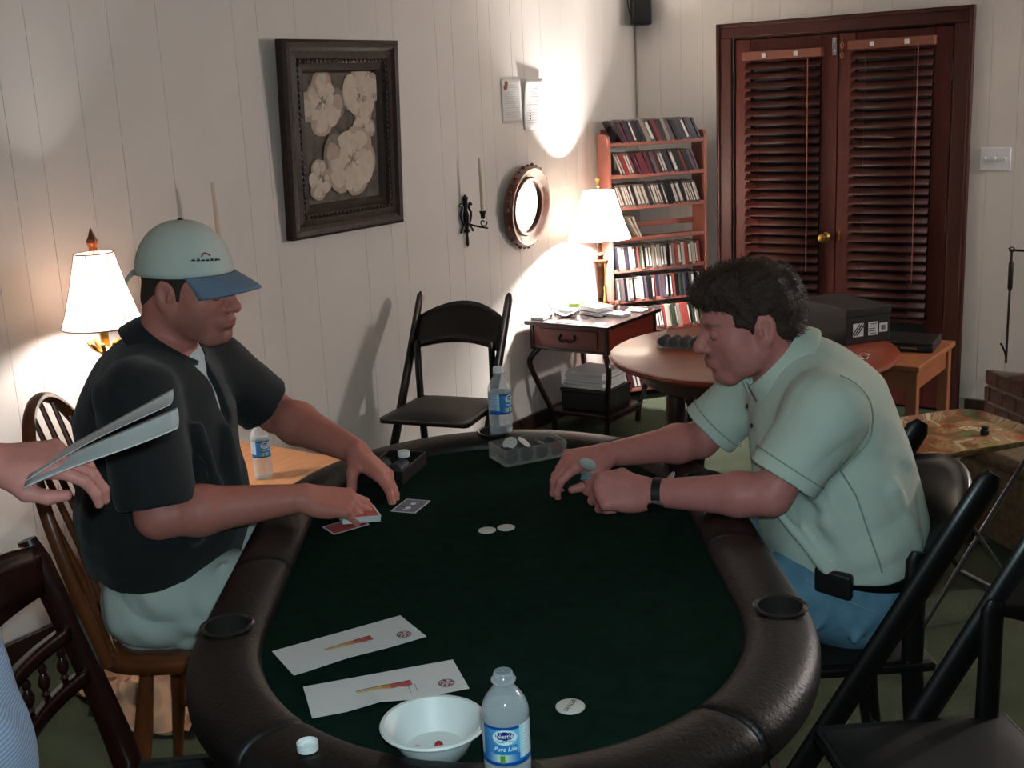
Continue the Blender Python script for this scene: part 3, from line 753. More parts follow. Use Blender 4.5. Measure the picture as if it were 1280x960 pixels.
def shade(t, prof, m, nrib, zig=.0):
    b = MB(); n = 48
    b.grid(lambda u, v: (lambda i, f: (lambda r, z: Vector((r*(1-zig*(1-abs(math.cos(nrib*PI*u)))*1.0)*math.cos(2*PI*u), r*(1-zig*(1-abs(math.cos(nrib*PI*u))))*math.sin(2*PI*u), z)))(prof[i][0]+(prof[i+1][0]-prof[i][0])*f, prof[i][1]+(prof[i+1][1]-prof[i][1])*f))(min(int(v*(len(prof)-1)), len(prof)-2), v*(len(prof)-1)-min(int(v*(len(prof)-1)), len(prof)-2)), n, 13, close_u=True)
    s = b.build('lamp_shade', m, t, smooth=True, recalc=True)
    for (r, z) in (prof[0], prof[-1]):
        MB().tube([(r*math.cos(2*PI*k/36), r*math.sin(2*PI*k/36), z) for k in range(37)], .0022, 6, cap=False).build('shade_wire', m_trim_dk, s)
    for k in range(nrib):
        a = 2*PI*k/nrib
        MB().tube([((r+.001)*math.cos(a), (r+.001)*math.sin(a), z) for r, z in prof], .0015, 5).build('shade_rib', m_trim_dk, s)
    for k in range(3):
        a = 2*PI*k/3; MB().tube([(prof[-1][0]*math.cos(a), prof[-1][0]*math.sin(a), prof[-1][1]-.002), (0, 0, prof[-1][1]-.006)], .0015, 5).build('spider_wire', m_brass, s)
    return s
def bulb(t, z, name):
    b = MB(); b.sphere((0, 0, z), .026, 16, 10, (1, 1, 1.15)); b.build('bulb', m_bulb, t, smooth=True)
t = thing('table_lamp', 'lit bronze table lamp with a glowing ivory bell shade in the corner', 'lamp', (.222, -.83, .592))
b = MB(); b.box((0, 0, .008), (.15, .15, .016)); b.box((0, 0, .022), (.125, .125, .014)); b.build('base', m_bronze, t, bev=.004, rot=(0, 0, rad(20)))
b = MB(); b.lathe([(.045, .028), (.04, .035), (.016, .045), (.02, .055), (.022, .06), (.02, .07), (.034, .22), (.036, .235), (.044, .245), (.042, .256), (.018, .262), (.016, .275), (.022, .285), (.012, .295), (.010, .33), (.014, .335), (.014, .37)], 20)
b.build('column', m_bronze, t, smooth=True)
b = MB(); b.tube(bez([(.045, -.03, .245), (.05, -.035, .20), (.048, -.036, .13)], 6), .003, 6); b.lathe([(.004, .13), (.008, .12), (.007, .10), (.012, .04), (.001, .04)], 10, (.048, -.036, 0)); b.build('tassel', m_brass, t, smooth=True)
shade(t, [(.165, .368), (.135, .44), (.105, .53), (.082, .615)], m_shade, 8, .03)
MB().lathe([(.004, .36), (.004, .635)], 6).build('rod', m_brass, t); MB().lathe([(.006, .632), (.009, .638), (.006, .648), (.014, .672), (.015, .676), (.001, .682)], 12).build('finial', m_brass, t, smooth=True)
bulb(t, .475, 'b')
o = light('corner_lamp_bulb', 'POINT', (0, 0, 0), P_CORNER, WARM, .035); o.parent = t; o.location = (0, 0, .475)
t = thing('table_lamp', 'lit lamp with a cream pleated bell shade beside the capped man', 'lamp', (.215, -3.882, .5))
b = MB(); b.lathe([(.075, 0), (.075, .012), (.03, .03), (.02, .06), (.03, .12), (.04, .2), (.03, .3), (.016, .36), (.014, .38), (.014, .44), (.02, .445)], 20); b.build('column', mat('amber_wood', '#7a3a18', rough=.25, coat=.3), t, smooth=True)
b = MB()
for k in range(8):
    a = 2*PI*k/8; b.tube(bez([(.012*math.cos(a), .012*math.sin(a), .485), (.03*math.cos(a), .03*math.sin(a), .49), (.052*math.cos(a), .052*math.sin(a), .515)], 4), [.005]*4+[.007]*4+[.004], 6)
b.lathe([(.02, .475), (.03, .488), (.014, .5), (.013, .56)], 14); b.build('brass_petals', m_brass, t, smooth=True)
shade(t, [(.124, .565), (.108, .605), (.083, .69), (.058, .792)], m_shade2, 6, .07)
MB().lathe([(.0035, .55), (.0035, .80)], 6).build('rod', m_brass, t); MB().lathe([(.014, .80), (.012, .807), (.016, .82), (.018, .828), (.010, .845), (.001, .87)], 12).build('finial', MATS['amber_wood'], t, smooth=True)
bulb(t, .635, 'b')
o = light('left_lamp_bulb', 'POINT', (0, 0, 0), P_LEFT, WARM, .03); o.parent = t; o.location = (0, 0, .635)
# ------------------------------------------------------------------ end table in the corner
m_cherry = mat('red_cherry_wood', '#6b2a20', rough=.3, var=.25, scale=7, stretch=(1, 1, 6), coat=.2); m_edge = mat('dark_table_edge', '#231210', rough=.28, coat=.3)
ET = (.265, -.985); t = thing('end_table', 'small end table with one drawer and bowed dark legs under the lit lamp', 'table', (ET[0], ET[1], 0))
MB().box((0, 0, 0), (.49, .56, .02)).build('tabletop', m_edge, t, loc=(0, 0, .575+.006), bev=.004)
MB().box((0, 0, 0), (.44, .50, .115)).build('case', m_cherry, t, loc=(0, 0, .512), bev=.004)
for sx in (-1, 1):
    for sy in (-1, 1): MB().box((0, 0, 0), (.022, .022, .13)).build('corner_post', m_edge, t, loc=(sx*.216, sy*.246, .507), bev=.003)
MB().box((0, 0, 0), (.45, .51, .014)).build('apron_moulding', m_edge, t, loc=(0, 0, .452), bev=.003)
d = MB().box((0, 0, 0), (.34, .012, .085)).build('drawer', m_cherry, t, loc=(0, -.252, .515), bev=.003)
b = MB(); b.tube(bez([(-.04, -.008, .012), (-.045, -.018, -.005), (-.02, -.022, -.016), (0, -.02, -.008), (.02, -.022, -.016), (.045, -.018, -.005), (.04, -.008, .012)], 5), .005, 7)
for sx in (-.04, .04): b.sphere((sx, -.008, .013), .008, 8, 6)
b.build('bail_pull', m_iron, d, smooth=True)
for sx in (-1, 1):
    for sy in (-1, 1):
        MB().tube(bez([(sx*.19, sy*.22, .45), (sx*.225, sy*.255, .40), (sx*.23, sy*.255, .35), (sx*.195, sy*.215, .22), (sx*.165, sy*.17, .1), (sx*.155, sy*.165, 0)], 5), [.015]*26, 8).build('bowed_leg', m_edge, t, smooth=True)
MB().box((0, 0, 0), (.36, .36, .018)).build('lower_shelf', m_edge, t, loc=(0, 0, .1), bev=.003)
for sx in (-1, 1): MB().tube([(sx*.165, -.17, .075), (sx*.165, .17, .075)], .009, 8).build('stretcher', m_edge, t)
bb = thing('storage_box', 'flat black box on the low shelf of the end table', 'box', (.265, -.985, .110))
MB().box((0, 0, 0), (.27, .25, .09)).build('box_body', m_black, bb, loc=(0, 0, .046), bev=.004); MB().box((0, 0, 0), (.28, .26, .02)).build('box_lid', m_black, bb, loc=(0, 0, .1), bev=.004)
bb = thing('paper_pile', 'thick pile of white papers on the black box under the end table', 'papers', (.265, -.985, .221))
for k in range(5):
    MB().box((0, 0, 0), (.25-.008*k, .22, .016)).build('ream', m_paper, bb, loc=(R.uniform(-.006, .006), R.uniform(-.006, .006), .009+.0172*k), rot=(0, 0, R.uniform(-.06, .06)), bev=.001)
# ------------------------------------------------------------------ things on the end table
ZT = .592
def small(name, label, cat, loc, rz=0, group=None): return thing(name, label, cat, loc, rz, group)
def book(name, label, cat, c, d, rz, cover, pages=True, group=None):
    t = small(name, label, cat, c, rz, group)
    if d[2] > .012 and pages:
        MB().box((0, 0, 0), (d[0]-.006, d[1]-.006, d[2]-.006)).build('pages', m_paper, t, loc=(0, 0, d[2]/2))
        MB().box((0, 0, 0), (d[0], d[1], .003)).build('cover', cover, t, loc=(0, 0, .0015)); MB().box((0, 0, 0), (d[0], d[1], .003)).build('cover', cover, t, loc=(0, 0, d[2]-.0015))
    else: MB().box((0, 0, 0), d).build('sheet', cover, t, loc=(0, 0, d[2]/2), bev=.001)
    return t
m_navy = mat('navy_cover', '#23242c', rough=.4); m_greenbox = mat('lime_box', '#8fae4a', rough=.5); m_plum = mat('plum_cover', '#5a2f33', rough=.45)
book('small_box', 'small lime green box beside the lamp base', 'box', (.085, -.86, ZT), (.06, .07, .03), .2, m_greenbox, False)
book('notebook', 'dark notebook lying behind the curled white cloth', 'notebook', (.11, -.99, ZT), (.12, .1, .018), .3, m_navy)
bk = book('book', 'lower of the two stacked white books near the lamp', 'book', (.285, -.985, ZT), (.15, .11, .024), -.25, m_navy)
book('book', 'upper of the two stacked white books near the lamp', 'book', (.28, -.98, ZT+.0245), (.145, .105, .022), -.35, m_paper)
book('notepad', 'white notepad at the wall corner of the end table', 'notepad', (.07, -1.175, ZT), (.075, .1, .012), .1, m_paper)
book('paper_card', 'loose white card at the front edge of the end table', 'card', (.255, -1.215, ZT), (.12, .055, .002), .12, m_paper)
book('notepad', 'thick white notepad lying right of the lamp base', 'notepad', (.405, -.975, ZT), (.1, .085, .014), -.1, m_paper)
book('paper_card', 'white card by the back corner of the end table', 'card', (.43, -.83, ZT), (.1, .07, .008), .1, m_paper)
book('paper_card', 'small white card at the front right corner of the end table', 'card', (.44, -1.215, ZT), (.055, .05, .003), .4, m_paper)
t = small('sleep_mask', 'curled white cloth with a thin dark strap on the end table', 'cloth', (.165, -1.09, ZT+.001), .3)
b = MB(); b.grid(lambda u, v: Vector(((u-.5)*.13, (v-.5)*.06, .004+.028*(abs(u-.5)*2)**1.6+.006*math.sin(v*5))), 14, 8); b.build('cloth', m_paper, t, solid=.004, smooth=True)
MB().tube(bez([(.05, -.03, .02), (0, -.036, .006), (-.05, -.025, .022), (-.085, .0, .05), (-.09, .01, .062)], 6), .003, 6).build('strap', m_black, t, smooth=True)
t = small('eyeglasses', 'pair of eyeglasses lying on the end table before the books', 'eyeglasses', (.335, -1.12, ZT), .35)
b = MB()
for s in (-1, 1): b.tube([(s*.03+.022*math.cos(a), 0, .019+.017*math.sin(a)) for a in [2*PI*k/16 for k in range(17)]], .0018, 6, cap=False); b.tube([(s*.052, 0, .024), (s*.05, .09, .004)], .0018, 6)
b.tube([(-.008, 0, .022), (.008, 0, .022)], .0018, 6); b.build('wire_frame', m_chrome, t)
# ------------------------------------------------------------------ cd rack across the corner
m_rack = mat('rack_wood', '#93584c', rough=.45, var=.18, scale=6, stretch=(1, 1, .4), coat=.15)
RD = Vector((.587, .81, 0)).normalized(); RN = Vector((RD.y, -RD.x, 0)); RL = .575
rack_rz = math.atan2(RD.y, RD.x)
rack = thing('cd_rack', 'tall open wooden rack full of cd cases standing across the corner', 'rack', (.020, -.492, 0), rack_rz)  # local x along rack, -y to the front
RH = 1.475; DP = .15
def side(x):
    pr = [(0, 0), (-DP, 0), (-DP, RH-.04)]+[(-DP+.04-.04*math.cos(a), RH-.04+.04*math.sin(a)) for a in (.4, .8, 1.2, PI/2)]+[(0, RH)]
    MB().prism(pr, -.009, .009, ax=Matrix(((0, 0, 1), (1, 0, 0), (0, 1, 0)))).build('side_panel', m_rack, rack, loc=(x, 0, 0), bev=.003)
side(.009); side(RL+.009)
shelf_z = [1.425, 1.255, 1.085, .915, .745, .575, .405, .235, .07]
for i, z in enumerate(shelf_z):
    MB().box((0, 0, 0), (RL-.018, .10, .012)).build('shelf', m_rack, rack, loc=(RL/2+.009, -.075, z-.006), bev=.002)
    MB().box((0, 0, 0), (RL-.018, .012, .022)).build('shelf_rail', m_rack, rack, loc=(RL/2+.009, -DP+.012, z-.003), bev=.003)
    MB().box((0, 0, 0), (RL-.018, .010, .03)).build('back_rail', m_rack, rack, loc=(RL/2+.009, -.012, z+.06), bev=.003)
cdpal = ['#e4e0da', '#d8d2c8', '#1d1b1e', '#2b2730', '#4a2028', '#6d2a2c', '#8d8378', '#3d4436', '#b9b0a4', '#5a4a52', '#26303c', '#a04a44', '#c9c4bc', '#141316']
ORD = 'first second third fourth fifth sixth seventh eighth ninth tenth eleventh twelfth thirteenth fourteenth fifteenth sixteenth seventeenth eighteenth nineteenth twentieth'.split()
ORD += ['twenty-'+o for o in ORD[:9]]+['thirtieth']+['thirty-'+o for o in ORD[:9]]+['fortieth']
cdname = ['white', 'pale cream', 'black', 'dark plum', 'maroon', 'dark red', 'grey', 'dark green', 'light grey', 'dull purple', 'dark blue', 'red', 'pale grey', 'black']
cdm = [mat('cd_case_%d' % i, h, rough=.25, spec=.5) for i, h in enumerate(cdpal)]
m_clear = mat('cd_case_side', '#59504f', rough=.2)
names = ['topmost', 'second', 'third', 'fourth, half empty', 'fifth', 'sixth', 'seventh', 'eighth', 'bottom']
lean = [-.42, -.40, -.33, -.28, -.10, -.08, -.16, -.2, -.22]
rows = [[2, 3, 5, 9, 2, 4, 3, 6, 13, 0], [4, 4, 9, 13, 3, 2, 0, 5, 12, 1], [0, 0, 1, 12, 0, 1, 0, 0, 2, 13], [0, 8, 1], [0, 0, 7, 1, 8, 11, 6, 3, 0, 2, 13], [0, 12, 7, 0, 8, 11, 2, 10, 9, 0, 6], [1, 7, 11, 0, 8, 5, 0, 2, 6], [2, 6, 9, 3, 0, 13], [0, 5, 11, 0, 4, 1, 0, 11]]
cdmesh = {}
def cdmesh_get(th, mi):
    k = (round(th*1000), mi)
    if k not in cdmesh:
        b = MB(); b.box((0, 0, 0), (th, .142, .125)); b.cur = 1
        b.box((0, -.0712, 0), (th*.6, .0006, .10))
        me = b.mesh('cd_case'); me.materials.append(cdm[mi] if mi not in (0, 1, 12) else m_clear); me.materials.append(cdm[mi]); cdmesh[k] = me
    return cdmesh[k]
for i, z in enumerate(shelf_z):
    q = random.Random(50+i); th0 = lean[i]; x = .03; n = 0
    nmax = {3: 5}.get(i, 40)
    while n < nmax:
        th = q.choice([.0105, .0105, .0135, .018, .022]); mi = q.choice(rows[i])
        a = th0+q.uniform(-.03, .03)*(1 if abs(th0) > .2 else .6)
        if i == 3: a = [-.25, -.35, -.5, -.5, -.4][n]; th = [.022, .0105, .018, .0105, .0105][n]
        step = th/math.cos(a)+.0014
        if n == 0: x += .125*abs(math.sin(a))
        if x+step > RL-.012: break
        o = bpy.data.objects.new('cd_case', cdmesh_get(th, mi)); COL.objects.link(o)
        hc = .0625*math.cos(a)+th/2*abs(math.sin(a))
        bx_ = x+step/2; cx = bx_+.0625*math.sin(a)
        lo = rack.location + RD*cx - Vector((RD.y, -RD.x, 0))*0 + RN*(.076+q.uniform(-.005, .005)); lo = lo+Vector((0, 0, z+.0008+hc-rack.location.z))
        o.location = lo; o.rotation_euler = (Matrix.Rotation(rack_rz, 3, 'Z') @ Matrix.Rotation(a, 3, 'Y')).to_euler()
        tag(o, '%s cd case, %s from the lamp end in the %s row of the rack' % (cdname[mi], ORD[n], names[i].split(',')[0]), 'cd case', 'cd cases in the %s row of the corner rack' % names[i].split(',')[0])
        x += step; n += 1
        if i == 3 and n == 3: x += .05
# ------------------------------------------------------------------ round table and what stands on it
m_rtop = mat('red_brown_tabletop', '#7d3620', rough=.33, var=.22, scale=5, stretch=(1, 7, 1), coat=.08, spec=.35)
RT = (1.61, -2.09); t = thing('round_table', 'round red-brown dining table with dark turned legs behind the players', 'table', (RT[0], RT[1], 0), .6)
MB().lathe([(.001, .708), (.50, .708), (.522, .716), (.53, .726), (.528, .735), (.518, .74), (.001, .74)], 64).build('tabletop', m_rtop, t, smooth=True, angle=30)
MB().lathe([(.41, .64), (.41, .7075), (.39, .7075), (.39, .64), (.41, .64)], 48, cap=False).build('apron', m_dkwood, t)
for k in range(4):
    a = PI/4+k*PI/2; b = MB()
    b.lathe([(.03, .70), (.034, .62), (.024, .6), (.032, .585), (.024, .57), (.038, .5), (.04, .42), (.03, .34), (.035, .325), (.026, .31), (.034, .29), (.022, .15), (.026, .1), (.02, 0)][::-1], 14, (.36*math.cos(a), .36*math.sin(a), 0)); b.build('turned_leg', m_dkwood, t, smooth=True)
def clear_mat(name, col, refr_tint, edge):
    """thin clear plastic: mostly see-through, a pale mix standing in for refracted light, glossy at grazing angles"""
    m = bpy.data.materials.new(name); m.use_nodes = True; nt = m.node_tree; bs = nt.nodes['Principled BSDF']; out = nt.nodes['Material Output']
    bs.inputs['Base Color'].default_value = (*lin(col), 1); bs.inputs['Roughness'].default_value = .08; bs.inputs['Specular IOR Level'].default_value = .8
    tr = nt.nodes.new('ShaderNodeBsdfTransparent'); mx = nt.nodes.new('ShaderNodeMixShader'); lw = nt.nodes.new('ShaderNodeLayerWeight'); lw.inputs[0].default_value = .25
    mr = nt.nodes.new('ShaderNodeMapRange'); mr.inputs[3].default_value = refr_tint; mr.inputs[4].default_value = edge
    nt.links.new(lw.outputs['Facing'], mr.inputs[0]); nt.links.new(mr.outputs[0], mx.inputs[0]); nt.links.new(tr.outputs[0], mx.inputs[1]); nt.links.new(bs.outputs[0], mx.inputs[2]); nt.links.new(mx.outputs[0], out.inputs[0])
    return m
m_acr = clear_mat('clear_acrylic', '#d8d2c8', .03, .6)
def chip_tray(name, label, loc, rz, L, W, Hh, ndiv):
    t = thing(name, label, 'tray', loc, rz); k = .003
    for c, d, nm in (((0, 0, k/2), (L, W, k), 'tray_floor'), ((0, -W/2+k/2, Hh/2+.0012), (L, k, Hh-.002), 'tray_wall'), ((0, W/2-k/2, Hh/2+.0012), (L, k, Hh-.002), 'tray_wall'), ((-L/2+k/2, 0, Hh/2+.0012), (k, W-2*k, Hh-.002), 'tray_wall'), ((L/2-k/2, 0, Hh/2+.0012), (k, W-2*k, Hh-.002), 'tray_wall')):
        MB().box((0, 0, 0), d).build(nm, m_acr, t, loc=c, bev=.0008)
    for j in range(ndiv): MB().box((0, 0, 0), (.0025, W-2*k-.001, Hh*.62)).build('divider', m_acr, t, loc=(-L/2+L*(j+1)/(ndiv+1), 0, Hh*.31+k), bev=.0006)
    return t
m_chw = mat('white_chip', '#c9c6be', rough=.5); m_chd = mat('dark_chip', '#2a2527', rough=.45); m_chr = mat('maroon_chip', '#4a2023', rough=.45); m_cht = mat('teal_chip', '#6f8f8e', rough=.5)
chipme = {}
def chip(m, label, M4, group=None):
    if m.name not in chipme:
        b = MB(); b.lathe([(.001, -.0016), (.0175, -.0016), (.0193, -.0008), (.0195, 0), (.0193, .0008), (.0175, .0016), (.001, .0016)], 28, cap=False)
        me = b.mesh('poker_chip'); me.materials.append(m); me.polygons.foreach_set('use_smooth', [True]*len(me.polygons)); me.set_sharp_from_angle(angle=rad(30)); chipme[m.name] = me
    o = bpy.data.objects.new('poker_chip', chipme[m.name]); COL.objects.link(o); o.matrix_world = M4
    return tag(o, label, 'poker chip', group)
def chips_in(tray, L, W, Hh, comps, label, group, seed):
    q = random.Random(seed); bpy.context.view_layer.update()
    for j in range(comps):
        x0 = -L/2+L*(j+.5)/comps; pitch = .0036; y = -W/2+.016
        n = int((W-.03)/pitch*.62)
        for k in range(n):
            a = rad(78); M4 = tray.matrix_world @ Matrix.Translation((x0+q.uniform(-.001, .001), y+k*pitch, .003+.0196)) @ Matrix.Rotation(PI/2-.12, 4, 'X')
            chip(q.choice([m_chd, m_chd, m_chr, m_chd]), label, M4, group)
tr = chip_tray('chip_tray', 'clear acrylic chip tray on the round table, beside the leaning man', (1.345, -2.135, .741), rad(8), .17, .115, .052, 3)
chips_in(tr, .17, .115, .052, 4, 'dark poker chip in the clear tray on the round table', 'dark chips in the tray on the round table', 1)
BX = (1.90, -1.685); t = thing('black_carton', 'black carton with three white labels standing on the round table', 'box', (1.83, -1.84, .741), rad(52))
# local x along the labelled short face's normal: labelled face toward +y'... box 0.20 (label face) x 0.34
m_carton = mat('black_carton', '#1a1717', rough=.5)
MB().box((0, 0, 0), (.195, .33, .115)).build('carton_body', m_carton, t, loc=(0, .165-.165, .0575), bev=.002)
MB().box((0, 0, 0), (.2, .335, .03)).build('carton_lid', m_carton, t, loc=(0, 0, .118), bev=.002)
t.location = (1.826, -1.723, .741); t.rotation_euler = (0, 0, rad(54))
def clabel(x, w_, h_, kind):
    b = MB(); b.box((0, 0, 0), (w_, .0008, h_)); b.cur = 1
    q = random.Random(kind)
    if kind == 1:
        for a in (-.8, 0, .8): b.box((a*w_*.3, -.0006, 0), (w_*.12, .0006, h_*1.1), Matrix.Rotation(.7, 3, 'Y'))
    elif kind == 2:
        for k in range(5): b.box((q.uniform(-.1, .05)*w_, -.0006, h_*(.36-.18*k)), (w_*.7, .0006, h_*.06))
    else:
        for k in range(9): b.box((-w_*.25+w_*.06*k, -.0006, 0), (w_*q.uniform(.015, .04), .0006, h_*.55))
    b.build('carton_label', [m_paper, m_ink], t, loc=(x, -.1658, .052))
clabel(-.045, .046, .05, 1); clabel(.02, .042, .05, 2); clabel(.066, .036, .034, 3)
for i, (x, y) in enumerate(((2.005, -2.112), (2.035, -2.088))):
    b = MB(); b.lathe([(.001, 0), (.012, .001), (.017, .012), (.018, .02), (.016, .022), (.015, .012), (.001, .004)], 18, cap=False)
    tag(b.build('glass_cup', m_glass, None, loc=(x, y, .741), smooth=True), ['small clear glass cup near the carton, left one of two', 'small clear glass cup near the carton, right one of two'][i], 'glass cup', 'small glass cups on the round table')
# ------------------------------------------------------------------ wooden desk behind the round table
m_desk = mat('orange_pine', '#8d5636', rough=.45, var=.15, scale=6, stretch=(1, 5, 1))
t = thing('small_desk', 'small orange-brown wooden desk standing by the french doors', 'desk', (1.74, -1.07, 0))
MB().box((0, 0, 0), (.56, .56, .024)).build('desktop', m_desk, t, loc=(0, 0, .538), bev=.004)
b = MB(); n = 10
poly = [(-.23, .526), (.23, .526), (.23, .43)]+[(.23-.46*k/n, .43+.045*math.sin(PI*k/n)) for k in range(1, n)]+[(-.23, .43)]
for y in (-.24, .24): MB().prism(poly, -.011, .011, ax=Matrix(((1, 0, 0), (0, 0, 1), (0, 1, 0)))).build('apron', m_desk, t, loc=(0, y, 0), bev=.002)
for sx in (-1, 1):
    MB().box((0, 0, 0), (.022, .46, .09)).build('apron', m_desk, t, loc=(sx*.245, 0, .48), bev=.002)
    for sy in (-1, 1): MB().box((0, 0, 0), (.046, .046, .525)).build('leg', m_desk, t, loc=(sx*.245, sy*.24, .263), bev=.004)
t = thing('flat_case', 'flat black case lying on the small wooden desk', 'case', (1.84, -.99, .551), .1)
MB().box((0, 0, 0), (.3, .22, .03)).build('case_body', m_black, t, loc=(0, 0, .016), bev=.006); MB().box((0, 0, 0), (.3, .22, .012)).build('case_lid', m_black, t, loc=(0, 0, .0375), bev=.004)
MB().box((0, 0, 0), (.07, .003, .006)).build('case_trim', m_chrome, t, loc=(.05, -.1112, .018))
# ------------------------------------------------------------------ floral tray table, ottoman
trt = thing('tray_table', 'folding tray table with a floral orange, green and cream top', 'tray table', (2.402, -2.352, 0), rad(53.1))
def tray_mat():
    m = bpy.data.materials.new('floral_print'); m.use_nodes = True; nt = m.node_tree; bs = nt.nodes['Principled BSDF']; bs.inputs['Roughness'].default_value = .35
    tc = nt.nodes.new('ShaderNodeTexCoord'); n1 = nt.nodes.new('ShaderNodeTexNoise'); n1.inputs['Scale'].default_value = 9; n1.inputs['Detail'].default_value = 6; n1.inputs['Distortion'].default_value = 1.2
    mp = nt.nodes.new('ShaderNodeMapping'); mp.inputs['Scale'].default_value = (1.1, .8, 1); nt.links.new(tc.outputs['Object'], mp.inputs[0]); nt.links.new(mp.outputs[0], n1.inputs[0])
    rp = nt.nodes.new('ShaderNodeValToRGB'); nt.links.new(n1.outputs[0], rp.inputs[0]); cr_ = rp.color_ramp; els = cr_.elements
    stops = [(0, '#3d3a1a'), (.36, '#5f6030'), (.43, '#7a4c2c'), (.5, '#8a5434'), (.55, '#a88a5c'), (.59, '#7a4a2e'), (.64, '#bcae86'), (1, '#cfc5a4')]
    els[0].position = 0; els[0].color = (*lin(stops[0][1]), 1); els[1].position = 1; els[1].color = (*lin(stops[-1][1]), 1)
    for p, h in stops[1:-1]: e = els.new(p); e.color = (*lin(h), 1)
    nt.links.new(rp.outputs[0], bs.inputs['Base Color']); return m
m_flor = tray_mat(); m_cream = mat('cream_tray_rim', '#c9bf9c', rough=.4)
def rr(hx, hy, r, n=6):
    P = []
    for cx, cy, a0 in ((hx-r, hy-r, 0), (-hx+r, hy-r, PI/2), (-hx+r, -hy+r, PI), (hx-r, -hy+r, 1.5*PI)):
        for k in range(n+1): a = a0+PI/2*k/n; P.append((cx+r*math.cos(a), cy+r*math.sin(a)))
    return P
b = MB(); P0 = rr(.245, .2, .08); P1 = rr(.225, .18, .065); n = len(P0)
b.prism(P1, .568, .574); b.build('printed_top', m_flor, trt)
b = MB(); Z = [(P1, .5735), (P0, .592), (P0, .587), (P1, .566)]
vs = [(x, y, z) for P, z in Z for x, y in P]; b.add(vs, [(i*n+j, i*n+(j+1) % n, ((i+1) % 4)*n+(j+1) % n, ((i+1) % 4)*n+j) for i in range(4) for j in range(n)]); b.build('tray_rim', m_flor, trt, smooth=True)
q = random.Random(12); b = MB()
for k in range(9):
    cx = q.uniform(.02, .2); cy = q.uniform(-.14, .14); a0 = q.uniform(0, 6)
    if k > 5: cx = q.uniform(-.2, .0)
    for j in range(5):
        a = a0+j*PI*2/5; b.cur = k % 3
        pts = [(cx+.026*math.cos(a+tt*.5)*s_, cy+.026*math.sin(a+tt*.5)*s_, .5744) for tt, s_ in ((0, .1), (-1, .7), (-.4, 1), (.4, 1), (1, .7))]
        b.add(pts, [(0, 1, 2, 3, 4)])
b.build('printed_flowers', [mat('flower_cream', '#d9cba6', rough=.4), mat('flower_green', '#75803a', rough=.4), mat('flower_rust', '#93421e', rough=.4)], trt)
m_tleg = mat('tray_leg_metal', '#8d8f92', rough=.3, metal=1)
for s in (-1, 1):
    MB().tube([(.2*s, -.16, .56), (-.2*s, -.16, .012), ], .008, 8).build('leg', m_tleg, trt); MB().tube([(.2*s, .16, .56), (-.2*s, .16, .012)], .008, 8).build('leg', m_tleg, trt)
    MB().tube([(-.2*s, -.16, .012), (-.2*s, .16, .012)], .008, 8).build('foot_bar', m_tleg, trt)
b = MB(); b.lathe([(.014, 0), (.0145, .014), (.011, .017), (.012, .026), (.001, .028)], 14); tag(b.build('dark_cap', m_black, None, loc=(2.498, -2.294, .5752), smooth=True), 'small dark round cap standing on the floral tray', 'cap')
t = thing('ottoman', 'low mottled brown upholstered ottoman behind the tray table', 'ottoman', (2.66, -1.66, 0), rad(50))
m_ott = mat('mottled_tweed', '#3b3020', rough=.95, col2='#5d4a30', scale=40, bump=.4, bscale=120)
MB().box((0, 0, 0), (.66, .42, .28)).build('upholstered_body', m_ott, t, loc=(0, 0, .20), bev=.03, seg=4); MB().box((0, 0, 0), (.67, .43, .06)).build('top_cushion', m_ott, t, loc=(0, 0, .37), bev=.025, seg=4)
for sx in (-1, 1):
    for sy in (-1, 1): MB().box((0, 0, 0), (.04, .04, .06)).build('foot', m_dkwood, t, loc=(sx*.28, sy*.16, .03))
# ------------------------------------------------------------------ water bottles
m_pet = clear_mat('clear_bottle_plastic', '#dfe6ea', .10, .5)
m_water = clear_mat('water', '#e4eef2', .10, .45)  # pale colour in water and shell stands in for light refracted inside
def label_mat():
    m = mat('printed_label', '#ffffff', rough=.32, vcol='tint', spec=.4); return m
m_lab = label_mat(); m_lw = mat('label_white_print', '#e9eef2', rough=.4); m_capw = mat('bottle_cap_white', '#dcdedd', rough=.4)
PR = [(.0005, .006), (.018, .004), (.024, 0), (.0295, .003), (.0315, .010), (.0315, .017), (.0302, .021), (.0315, .025), (.0315, .034), (.0302, .038), (.0315, .042), (.0315, .051), (.0302, .055), (.0315, .059), (.0318, .070), (.0318, .074), (.0312, .077), (.0312, .133), (.0318, .137), (.0318, .142), (.0305, .150), (.027, .159), (.021, .168), (.0155, .175), (.0135, .179), (.0135, .181)]
